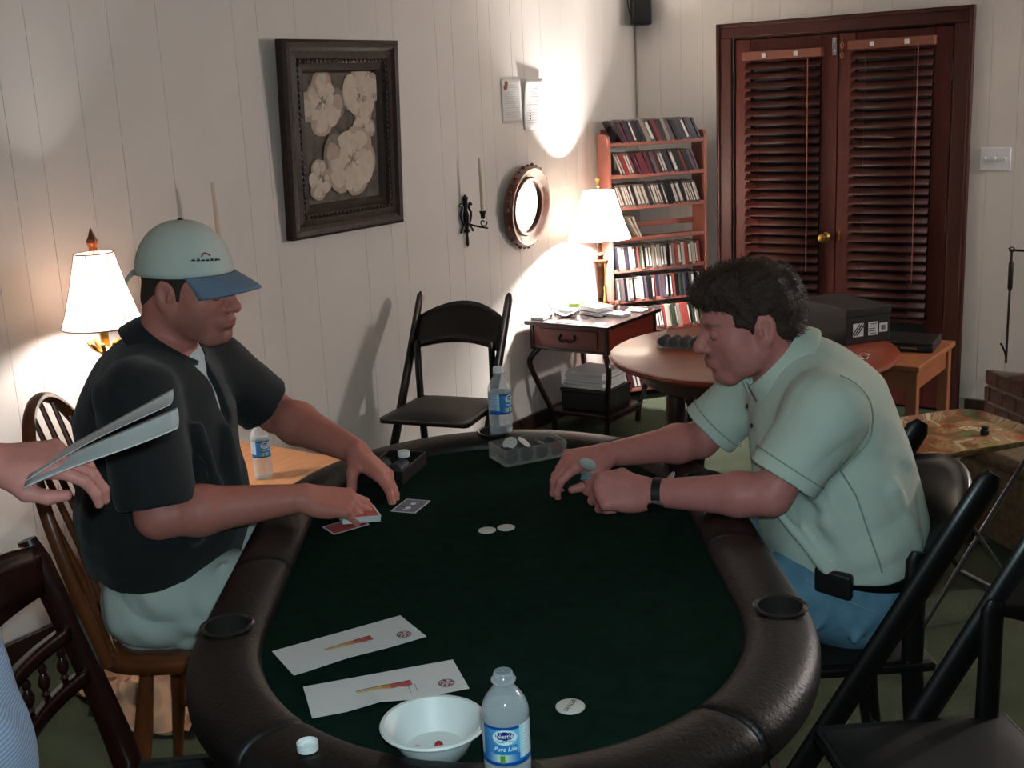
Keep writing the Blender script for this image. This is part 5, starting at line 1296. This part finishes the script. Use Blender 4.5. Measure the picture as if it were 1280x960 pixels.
# shorts
b = SDF(); b.cone((-.80, V, .60), (-.795, V, .70), .150, .155, k=.04, sq=sqv)
for s in (-1, 1): b.cone((-.80, V+s*.095, .605), (-.42, V+s*.14, .615), .118, .112, k=.045, flat=True)
for p, q_ in (((-.74, .24, .70), (-.64, .225, .60)), ((-.62, .25, .72), (-.66, .225, .60)), ((-.86, .27, .66), (-.70, .23, .58))): b.cone(p, q_, .008, .006, k=.02)
for s in (-1, 1): b.cone((-.47, V+s*.14, .615), (-.39, V+s*.14, .615), .1, .1, k=.004, op='s', flat=True, flat0=True)
A.add(b, 'shorts', mat('stone_twill', '#b5beb6', rough=.85, bump=.2, bscale=260), .005, fold(21, 1.8), .012)
for s in (-1, 1):
    b = SDF(); y = V+s*.14; b.ell((-.365, y, .045), (.13, .046, .05)); b.ell((-.41, y, .08), (.05, .042, .06), k=.03); b.cone((-.5, y, -.05), (-.2, y, -.05), .052, op='s', k=.004)
    A.add(b, 'shoe', mat('brown_shoe', '#3a2a20', rough=.5), .005)
# cap
capM = MH @ Matrix.Rotation(rad(-4), 4, 'Y')
def dome(u, v):
    a = 2*PI*u; e = v*PI/2*.995; sm = .0012*abs(math.cos(3*a))**18*math.cos(e)
    return capM @ Vector((-.012+(.1085-sm)*math.cos(a)*math.cos(e)**.92, (.0905-sm)*math.sin(a)*math.cos(e)**.92, .036+.112*math.sin(e)))
b = MB(); b.grid(dome, 72, 16, close_u=True); cap = A.mb(b, 'baseball_cap', mat('sage_cap_cloth', '#c6c9bf', rough=.85, bump=.25, bscale=350), solid=.003, smooth=True, angle=80)
b = MB()
def bill(u, v):
    p = (u-.5)*2*1.05; cx, cy = math.cos(p), math.sin(p)
    x = -.012+.1085*cx+v*(.074*max(.0, math.cos(p*1.30))**.55); y = .0905*cy*(1-.06*v)
    return capM @ Vector((x, y, .038-v*(.016+.012*v)-.026*v*abs(cy)**2.2))
b.grid(bill, 30, 10); bl = A.mb(b, 'cap_bill', mat('blue_bill_cloth', '#6c7c90', rough=.8, bump=.25, bscale=350), solid=.004, smooth=True); bl.parent = cap
b = MB(); b.sphere((0, 0, 0), .007, 10, 6, (1, 1, .5)); b.v = [tuple(capM @ (Vector(p)+Vector((-.012, 0, .149)))) for p in b.v]; o = A.mb(b, 'cap_button', m_ink, smooth=True); o.parent = cap
b = MB(); b.tube([capM @ Vector(p) for p in bez([(-.10, -.05, .040), (-.123, -.03, .035), (-.145, -.022, .020), (-.152, -.02, .012)], 5)], .007, 8, flat=.35); o = A.mb(b, 'cap_strap', MATS['sage_cap_cloth'], smooth=True); o.parent = cap
# embroidery: small dark word-like bar under a red peak
def ondome(a, e, out=.0022):
    return dome((a/(2*PI)) % 1, e/(PI/2*.995))+(capM.to_3x3() @ Vector((math.cos(a)*math.cos(e), math.sin(a)*math.cos(e), .6*math.sin(e)))).normalized()*out
b = MB(); q = random.Random(4)
for k in range(13):
    a = -.20-.052*k-.02*(k % 2); e0 = .30+.003*k
    b.tube([ondome(a, e0), ondome(a-.022, e0+q.choice([.025, .04]))], .0013, 5); b.tube([ondome(a, e0), ondome(a-.05, e0)], .0012, 5)
o = A.mb(b, 'embroidered_lettering', m_ink); o.parent = cap
b = MB(); b.tube([ondome(-.42, .40), ondome(-.50, .46), ondome(-.56, .47), ondome(-.64, .40)], .0016, 6); o = A.mb(b, 'embroidered_peak', mat('red_thread', '#8a3030', rough=.7)); o.parent = cap
# cards in his hand
hm = Matrix(b1.tolist()); fv = Vector(hm.col[0][:3]).normalized(); sv = Vector(hm.col[1][:3]).normalized()
deckM = I4(-.312, .258, FZ+.0135, ru=rad(-6), rv=rad(6), rz=rad(-68))
dk = thing('card_deck', 'pack of playing cards under the fingers of the dealing hand', 'deck of cards', (0, 0, 0)); dk.matrix_world = deckM
MB().prism(rr(.0315, .044, .003, 3), 0, .0135).build('cards_block', m_paper, dk); MB().prism(rr(.0275, .040, .002, 3), .0135, .0138).build('top_back_print', m_cred, dk)
# ---- the leaning man on the right
V = .30
Bp = Person('man with dark wavy hair in a pale green polo and jeans, leaning over the table', .75, V)
MH2 = head_matrix((.578, V, 1.192), PI+rad(4), rad(10), 1.07)
b = SDF(); head_ops(b, MH2, .004, 1.12)
b.cone((.685, V, 1.04), (.612, V, 1.165), .068, .058, k=.03)
b.chain([(.80, V, .58), (.79, V, .72), (.765, V, .86), (.725, V, .99), (.69, V, 1.06)], [.14, .15, .14, .125, .08], k=.05, sq=sqv)
nsh, nel, nwr = (.695, .105, 1.035), (.575, .085, .866), (.330, .178, .852)
fsh, fel, fwr = (.64, .50, 1.0), (.505, .52, .862), (.268, .42, .868)
b.chain([(.69, V-.06, 1.05), nsh], [.055, .058], k=.04); b.chain([(.68, V+.06, 1.05), fsh], [.055, .058], k=.04)
for sh_, el_, wr_ in ((nsh, nel, nwr), (fsh, fel, fwr)):
    e = Vector(el_); w_ = Vector(wr_); m_ = e.lerp(w_, .25)
    b.cone(sh_, el_, .052, .043, k=.02); b.chain([el_, m_, w_], [.041, .046, .0285], k=.02)
h3 = hand_ops(b, Vector(nwr)+Vector((-.004, .001, 0)), (-.96, .22, .02), (.05, -.84, .55), 'L', [(.75, 1.1, .6), (.9, 1.2, .7), (1.0, 1.2, .7), (1.05, 1.2, .7)], [(.02, .02, -.012), (.054, .044, -.022), (.086, .042, -.032), (.112, .034, -.036)], 1.06)
h4 = hand_ops(b, Vector(fwr)+Vector((-.004, -.002, 0)), (-.92, -.38, -.02), (-.15, -.30, .94), 'R', [(.6, .7, .5), (.75, .8, .5), (.9, .85, .5), (1.0, .9, .5)], [(.02, .022, -.012), (.05, .048, -.024), (.08, .05, -.036), (.104, .04, -.044)], 1.06)
b.chain([(.80, V, .60), (.80, V+.1, .58)], [.13, .11], k=.04)
for s in (-1, 1): b.chain([(.78, V+s*.10, .58), (.36, V+s*.13, .60)], [.085, .07], k=.04); b.chain([(.36, V+s*.13, .59), (.42, V+s*.13, .10)], [.055, .036], k=.03)
SK2 = '#c37a72'
Bp.add(b, 'body', m_skin, .0032, col=lambda P: skin_colors(P, MH2, SK2, '#8d4a48', '#7a5c52', '#33241c', .25, .75))
eyes(Bp.root, MH2, Bp.off, '#b56e66')
# wavy hair
b = SDF(MH2); b.ell((-.012, 0, .040), (.101, .081, .090)); b.ell((.045, 0, .086), (.060, .060, .040), k=.02); b.ell((-.062, 0, -.018), (.042, .060, .056), k=.03); b.ell((.088, 0, .074), (.022, .046, .020), k=.015)
for s in (-1, 1): b.cone((.012, s*.069, .03), (.010, s*.068, -.008), .010, .006, k=.01)
b.ell((.118, 0, -.018), (.072, .090, .080), k=.012, op='s'); b.ell((.07, 0, -.075), (.075, .11, .08), k=.01, op='s')
for s in (-1, 1): b.ell((-.004, s*.095, -.012), (.024, .034, .036), k=.006, op='s')
gw = waves(5, 10, 60, 150); gw2 = waves(6, 10, 200, 420)
hm_ = mat('dark_wavy_hair', '#38251a', rough=.5, var=.3, scale=60, bump=.8, bscale=300, spec=.4)
Ph, Fh = b.mesh(.0034, lambda X: .0035*gw(X)+.0014*gw2(X), .009)
hair = np_mesh('hair', Ph-Bp.o, Fh, hm_, Bp.root)
q = np.random.RandomState(2); iM = np.linalg.inv(np.array(MH2)); A3 = np.array(MH2)[:3, :3]
tri = Ph[Fh]; ctr = tri.mean(1); nrm = np.cross(tri[:, 1]-tri[:, 0], tri[:, 2]-tri[:, 0]); nrm /= np.linalg.norm(nrm, axis=1)[:, None]+1e-9
Lc = ctr @ iM[:3, :3].T+iM[:3, 3]
ok = np.where((Lc[:, 2] > -.06) & ((Lc[:, 0] < .03) | (Lc[:, 2] > .055)) & ~((np.abs(Lc[:, 1]) > .05) & (Lc[:, 0] > -.05) & (Lc[:, 0] < .04) & (Lc[:, 2] < .05)))[0]; sel = q.choice(ok, 5200)
P = []; F = []
ln = lambda d: d/(np.linalg.norm(d)+1e-9)
for i in sel:
    p = ctr[i]; n_ = nrm[i]; l = Lc[i]
    fl = np.array([-.8 if l[0] < .05 else -.3, np.sign(l[1])*.25, -.55 if l[2] < .09 else .15])+q.normal(size=3)*.45
    fl = A3 @ fl; fl = ln(fl-n_*(fl @ n_)*.8); L_ = .010+.012*q.rand(); sd = ln(np.cross(fl, n_))*(.0006+.0004*q.rand())
    p1 = p+n_*.002; p2 = p+fl*L_*.5+n_*(.004+.003*q.rand()); p3 = p+fl*L_+n_*(.001+.004*q.rand())
    k = len(P); P += [p1-sd, p1+sd, p2-sd*.8, p2+sd*.8, p3]; F += [(k, k+1, k+3), (k, k+3, k+2), (k+2, k+3, k+4)]
st_ = np_mesh('hair_strands', np.array(P)-Bp.o, np.array(F), hm_, Bp.root); st_['kind'] = 'stuff'; st_.parent = hair
# polo shirt
b = SDF(); b.chain([(.803, V, .640), (.79, V, .72), (.765, V, .86), (.728, V, .99), (.70, V, 1.05)], [.168, .172, .163, .146, .100], k=.05, sq=sqv)
b.cone((.70, V, 1.045), (.648, V, 1.097), .094, .078, k=.03, flat=True)
b.chain([(.70, V-.08, 1.04), nsh], [.072, .078], k=.05); b.chain([(.69, V+.08, 1.03), fsh], [.072, .076], k=.05)
h1 = sleeve(b, nsh, nel, .080, .078, .80); h2 = sleeve(b, fsh, fel, .078, .076, .84)
for (a, e), r in ((h1, .0795), (h2, .0775)): d = (e-a).normalized(); b.cone(e-d*.026, e, r, r, k=.004, flat=True, flat0=True)
for p, q_, r in (((.64, .10, .93), (.76, .10, .70), .012), ((.68, .115, .93), (.83, .10, .72), .010), ((.61, .14, .80), (.70, .10, .68), .012), ((.72, .10, .96), (.88, .16, .90), .010), ((.70, .10, .79), (.80, .095, .67), .010), ((.62, .07, 1.0), (.60, .04, .93), .008), ((.84, .10, .86), (.90, .14, .72), .008)): b.cone(p, q_, r, r*.7, k=.028)
polo(b, None, ((h1[0], h1[1], .078), (h2[0], h2[1], .076)))
b.cone((.68, V, 1.07), (.60, V, 1.20), .067, .062, k=.004, op='s'); b.cone((.62, V, 1.075), (.575, V, 1.045), .03, .022, k=.008, op='s')
b.cone((.805, V, .50), (.802, V, .648), .3, .3, k=.006, op='s', flat=True)
def on_surface(S_, X, it=6):
    X = np.array(X, float)
    for _ in range(it):
        d = S_.evalall(X); g = np.stack([S_.evalall(X+np.eye(3)[i]*.002)-d for i in range(3)], 1)/.002
        X = X-(d/np.maximum((g*g).sum(1), .2))[:, None]*g
    return X
def seam_ring(S_, p, ax_, r, out, a0=0, a1=2*PI, n=40):
    ax_ = Vector(ax_).normalized(); x_ = ax_.cross(Vector((0, 0, 1))).normalized(); y_ = ax_.cross(x_)
    X = on_surface(S_, [list(Vector(p)+x_*r*math.cos(a)+y_*r*math.sin(a)) for a in [a0+(a1-a0)*k/n for k in range(n+1)]])
    return [Vector(q_)+(Vector(q_)-Vector(p)).normalized()*out for q_ in X]
sb = MB(); nv = Vector(nsh)
def seam_bits(P_, keep, r):
    for p_, q_ in zip(P_[:-1], P_[1:]):
        if keep(p_) and keep(q_) and (p_-q_).length < .05: sb.tube([p_, q_], r, 6)
seam_bits(seam_ring(b, (.695, .14, 1.03), (-.35, -.55, -.35), .10, .0028), lambda p_: p_.x > .70, .0018)
for z0 in ((h1[0], h1[1], .03), (h2[0], h2[1], .03)):
    d = (z0[1]-z0[0]).normalized(); c0 = z0[1]-d*z0[2]; seam_bits(seam_ring(b, c0, d, .078, .0025), lambda p_: (p_-c0-d*(p_-c0).dot(d)).length < .088 and abs((p_-c0).dot(d)) < .012, .0015)
sd_ = on_surface(b, [[.715+.10*k/12, .04+.0*k, .95-.27*k/12] for k in range(13)]); sb.tube([Vector(q_)+Vector((0, -.0035, 0)) for q_ in sd_], .0018, 6)
Bp.mb(sb, 'shirt_seams', mat('green_seam', '#8f9c8c', rough=.9), smooth=True)['kind'] = 'stuff'
Bp.add(b, 'polo_shirt', mat('pale_green_knit', '#bec8ba', rough=.85, bump=.3, bscale=300), .0042, fold(31, .8), .008)
Mc = Matrix.Translation((.645, V, 1.096)) @ Matrix.Rotation(PI, 4, 'Z') @ Matrix.Rotation(rad(46), 4, 'Y')
Bp.mb(collar_mesh(Mc, .082, .108, .036, .012, .032, .34), 'polo_collar', MATS['pale_green_knit'], solid=.004, smooth=True)
b = MB()
for p in ((.566, V-.028, 1.01), (.576, V-.03, .965)): b.sphere(p, .0055, 10, 6, (.5, 1, 1))
Bp.mb(b, 'shirt_buttons', m_ink, smooth=True)
# jeans, belt, phone pouch
b = SDF(); b.cone((.803, V, .56), (.800, V, .648), .158, .166, k=.03, sq=sqv, flat=True)
for s in (-1, 1): b.chain([(.79, V+s*.095, .585), (.36, V+s*.13, .605)], [.105, .082], k=.04); b.chain([(.36, V+s*.13, .6), (.415, V+s*.13, .12)], [.072, .06], k=.03)
for p, q_ in (((.66, .145, .665), (.73, .11, .60)), ((.74, .12, .65), (.68, .10, .55)), ((.84, .12, .62), (.76, .09, .52))): b.cone(p, q_, .007, .005, k=.02)
Bp.add(b, 'jeans', mat('washed_denim', '#5d8298', rough=.85, var=.25, scale=14, bump=.3, bscale=350), .005, fold(41, 1.0), .008)
jb = b; b = MB()
for p, q_ in (((.87, .09, .625), (.83, .06, .52)), ((.83, .09, .595), (.93, .16, .58)), ((.66, .12, .655), (.80, .08, .585))):
    pj = on_surface(jb, [list(Vector(p).lerp(Vector(q_), k/10)) for k in range(11)]); b.tube([Vector(c)+Vector((0, -.002, .001)) for c in pj], .0018, 6)
Bp.mb(b, 'denim_seams', mat('denim_thread', '#7d97a4', rough=.8))['kind'] = 'stuff'
Mb_ = Matrix.Translation((.800, V, .650)) @ Matrix.Rotation(rad(9), 4, 'Y')
b = MB(); b.grid(lambda u, v: Mb_ @ Vector((.1725*math.cos(2*PI*u), .2135*math.sin(2*PI*u), (v-.5)*.036)), 64, 3, close_u=True)
belt = Bp.mb(b, 'belt', mat('black_belt_leather', '#131011', rough=.4), solid=.005, smooth=True)
a = rad(243)
def onbelt(a, dz=0, out=0): return Mb_ @ Vector(((.1755+out)*math.cos(a), (.2165+out)*math.sin(a), dz))
t_ = (onbelt(a+.1)-onbelt(a-.1)).normalized(); c_ = onbelt(a, -.008, .012)
Rm = Matrix((t_, Vector((0, 0, 1)).cross(t_), Vector((0, 0, 1)))).transposed()
b = MB(); b.box(c_, (.082, .026, .058), Rm); o = Bp.mb(b, 'phone_pouch', m_black, bev=.008); o.parent = belt
b = MB(); b.box(onbelt(a-.20*1.0, 0, .004), (.012, .01, .046), Rm); o = Bp.mb(b, 'pouch_clip', m_chrome, bev=.002); o.parent = belt
for s in (-1, 1):
    b = SDF(); y = V+s*.13; b.ell((.38, y, .045), (.13, .046, .05)); b.ell((.425, y, .08), (.05, .042, .06), k=.03); b.cone((.2, y, -.05), (.5, y, -.05), .052, op='s', k=.004)
    Bp.add(b, 'shoe', MATS['brown_shoe'], .005)
# wristwatch
wd_ = (Vector(nel)-Vector(nwr)).normalized(); wc = Vector(nwr)+wd_*.022
x_ = wd_.cross(Vector((0, 0, 1))).normalized(); z_ = x_.cross(wd_); Mw = Matrix((x_, z_, wd_)).transposed()
b = MB(); b.lathe([(.0315, -.010), (.0345, -.009), (.0345, .009), (.0315, .010), (.0315, -.010)], 32, wc, ax=Mw, cap=False); ww = Bp.mb(b, 'watch_strap', mat('watch_leather', '#15110f', rough=.5), smooth=True, angle=30)
dirw = (Vector((-.1, -.85, -.5))-wd_*Vector((-.1, -.85, -.5)).dot(wd_)).normalized(); cx_ = dirw.cross(wd_).normalized()
Mq = Matrix((cx_, wd_, dirw)).transposed()
b = MB(); b.lathe([(.0005, 0), (.0175, 0), (.019, .003), (.0185, .008), (.0165, .0095)], 28, wc+dirw*.033, ax=Mq, cap=False); o = Bp.mb(b, 'watch_case', m_chrome, smooth=True, angle=30); o.parent = ww
b = MB(); b.lathe([(.0005, .0085), (.0166, .0085)], 28, wc+dirw*.033, ax=Mq, cap=False); o = Bp.mb(b, 'watch_face', m_black); o.parent = ww
# what he holds
h3m = Matrix(h3.tolist()); h4m = Matrix(h4.tolist())
def held(m, label, M, grp=None): chip(m, label, Matrix.Translation(TC) @ Matrix.Rotation(TA, 4, 'Z') @ M, grp)
for k in range(5): held(m_cht, 'pale teal chip in the short stack gripped in the watch hand', Matrix.Translation((.207, .252, .862)) @ Matrix.Rotation(rad(-30), 4, 'X') @ Matrix.Rotation(rad(14), 4, 'Y') @ Matrix.Translation((0, 0, k*.0034)), 'teal chips gripped in the watch hand')
held(m_chw, 'white chip pinched between the two hands of the leaning man', Matrix.Translation((.208, .278, .893)) @ Matrix.Rotation(rad(-55), 4, 'X') @ Matrix.Rotation(rad(20), 4, 'Y'))
# ---- the standing person at the left edge
D = Person('person in a light blue striped shirt at the left edge, holding out papers', -.95, -.72); D.root.location = T(-.925, -.765, 0)
MH3 = head_matrix((-1.0, -.72, 1.66), 0, rad(8), 1.0)
b = SDF(); head_ops(b, MH3); b.cone((-1.03, -.72, 1.46), (-1.02, -.72, 1.62), .062, .055, k=.03)
b.chain([(-.95, -.72, .95), (-.96, -.72, 1.2), (-1.02, -.72, 1.4)], [.14, .14, .09], k=.05, sq=sqv)
for s, el_, wr_ in ((-1, (-.98, -1.0, 1.15), (-.92, -.98, .92)), (1, (-1.02, -.50, 1.16), (-.775, -.50, 1.205))):
    sh_ = (-1.02, -.72+s*.19, 1.40); b.chain([(-1.02, -.72+s*.06, 1.42), sh_], [.06, .06], k=.04); b.cone(sh_, el_, .052, .044, k=.02); b.cone(el_, wr_, .046, .03, k=.02)
hand_ops(b, (-.770, -.50, 1.206), (.97, .1, -.02), (.0, -.35, .94), 'L', [(.5, .6, .4), (.55, .65, .4), (.6, .7, .4), (.65, .7, .4)], [(.02, .022, -.012), (.05, .048, -.022), (.08, .052, -.03), (.105, .045, -.034)], 1.0)
hand_ops(b, (-.92, -.98, .92), (.1, 0, -1), (.1, -1, 0), 'R', [(.2, .25, .2)]*4, [(.02, .022, -.012), (.05, .046, -.02), (.08, .05, -.028), (.1, .045, -.034)], 1.0)
for s in (-1, 1): b.chain([(-.95, -.72+s*.09, .9), (-.95, -.72+s*.1, .5), (-.97, -.72+s*.1, .1)], [.08, .06, .04], k=.03)
D.add(b, 'body', m_skin, .004, col=lambda P: skin_colors(P, MH3, '#c98378', '#9a4a44', '#5d463c', '#2a1c14', .2))
eyes(D.root, MH3, D.off)
b = SDF(MH3); b.ell((-.014, 0, .042), (.104, .081, .088)); b.ell((.105, 0, -.02), (.075, .09, .085), k=.01, op='s')
for s in (-1, 1): b.ell((-.006, s*.09, -.01), (.021, .03, .034), k=.006, op='s')
D.add(b, 'short_hair', MATS['dark_brown_hair'], .005)
b = SDF(); b.chain([(-.850, -.80, .86), (-.90, -.77, 1.0), (-.95, -.72, 1.18), (-1.01, -.72, 1.39)], [.185, .175, .16, .115], k=.05, sq=sqv)
for s, el_ in ((-1, (-.98, -1.0, 1.15)), (1, (-1.02, -.50, 1.16))): b.chain([(-1.01, -.72+s*.08, 1.39), (-1.02, -.72+s*.19, 1.39)], [.075, .078], k=.05); b.cone((-1.02, -.72+s*.19, 1.39), Vector((-1.02, -.72+s*.19, 1.39)).lerp(Vector(el_), .8), .078, .075, k=.04, flat=True)
b.cone((-1.03, -.72, 1.44), (-1.01, -.72, 1.66), .066, .062, k=.005, op='s')
def stripe_mat():
    m = mat('blue_striped_cotton', '#7f9fc0', rough=.8); nt = m.node_tree; bs = nt.nodes['Principled BSDF']
    tc = nt.nodes.new('ShaderNodeTexCoord'); wv = nt.nodes.new('ShaderNodeTexWave'); wv.inputs['Scale'].default_value = 62; wv.inputs['Distortion'].default_value = .3; wv.bands_direction = 'Z'
    nt.links.new(tc.outputs['Object'], wv.inputs[0]); rp = nt.nodes.new('ShaderNodeValToRGB'); rp.color_ramp.elements[0].color = (*lin('#7391b3'), 1); rp.color_ramp.elements[1].color = (*lin('#a4b7cf'), 1)
    nt.links.new(wv.outputs[0], rp.inputs[0]); nt.links.new(rp.outputs[0], bs.inputs['Base Color']); return m
D.add(b, 'striped_shirt', stripe_mat(), .0055, fold(51), .008)
b = SDF(); b.cone((-.93, -.73, .82), (-.94, -.73, .93), .16, .15, sq=sqv, k=.03)
for s in (-1, 1): b.chain([(-.94, -.73+s*.09, .84), (-.95, -.72+s*.1, .5), (-.97, -.72+s*.1, .1)], [.105, .08, .065], k=.04)
D.add(b, 'trousers', mat('dark_trousers', '#23262c', rough=.9), .006)
for s in (-1, 1):
    b = SDF(); y = -.72+s*.1; b.ell((-.93, y, .045), (.13, .046, .05)); b.cone((-1.1, y, -.05), (-.7, y, -.05), .052, op='s', k=.004); D.add(b, 'shoe', MATS['brown_shoe'], .006)
# papers in that hand
for k, (lab, dz, rz_, ry_) in enumerate((('upper of two white paper sheets held out at the left edge', .018, 28, -24), ('lower of two white paper sheets held out at the left edge', -.004, 34, -18))):
    t = thing('paper_sheet', lab, 'paper', T(-.578, -.555, 1.226+dz), 0, 'white sheets in the hand at the left edge'); t.rotation_euler = (Matrix.Rotation(TA+rad(rz_*.3), 3, 'Z') @ Matrix.Rotation(rad(ry_), 3, 'Y') @ Matrix.Rotation(rad(2+4*k), 3, 'X')).to_euler()
    b = MB(); b.grid(lambda u, v: Vector(((u-.5)*.235, (v-.5)*.08, .005*math.sin(u*4+k)*(1-v)+.004*(v-.5)**2*4*u)), 18, 10); b.build('sheet', m_paper, t, smooth=True, solid=.0006)
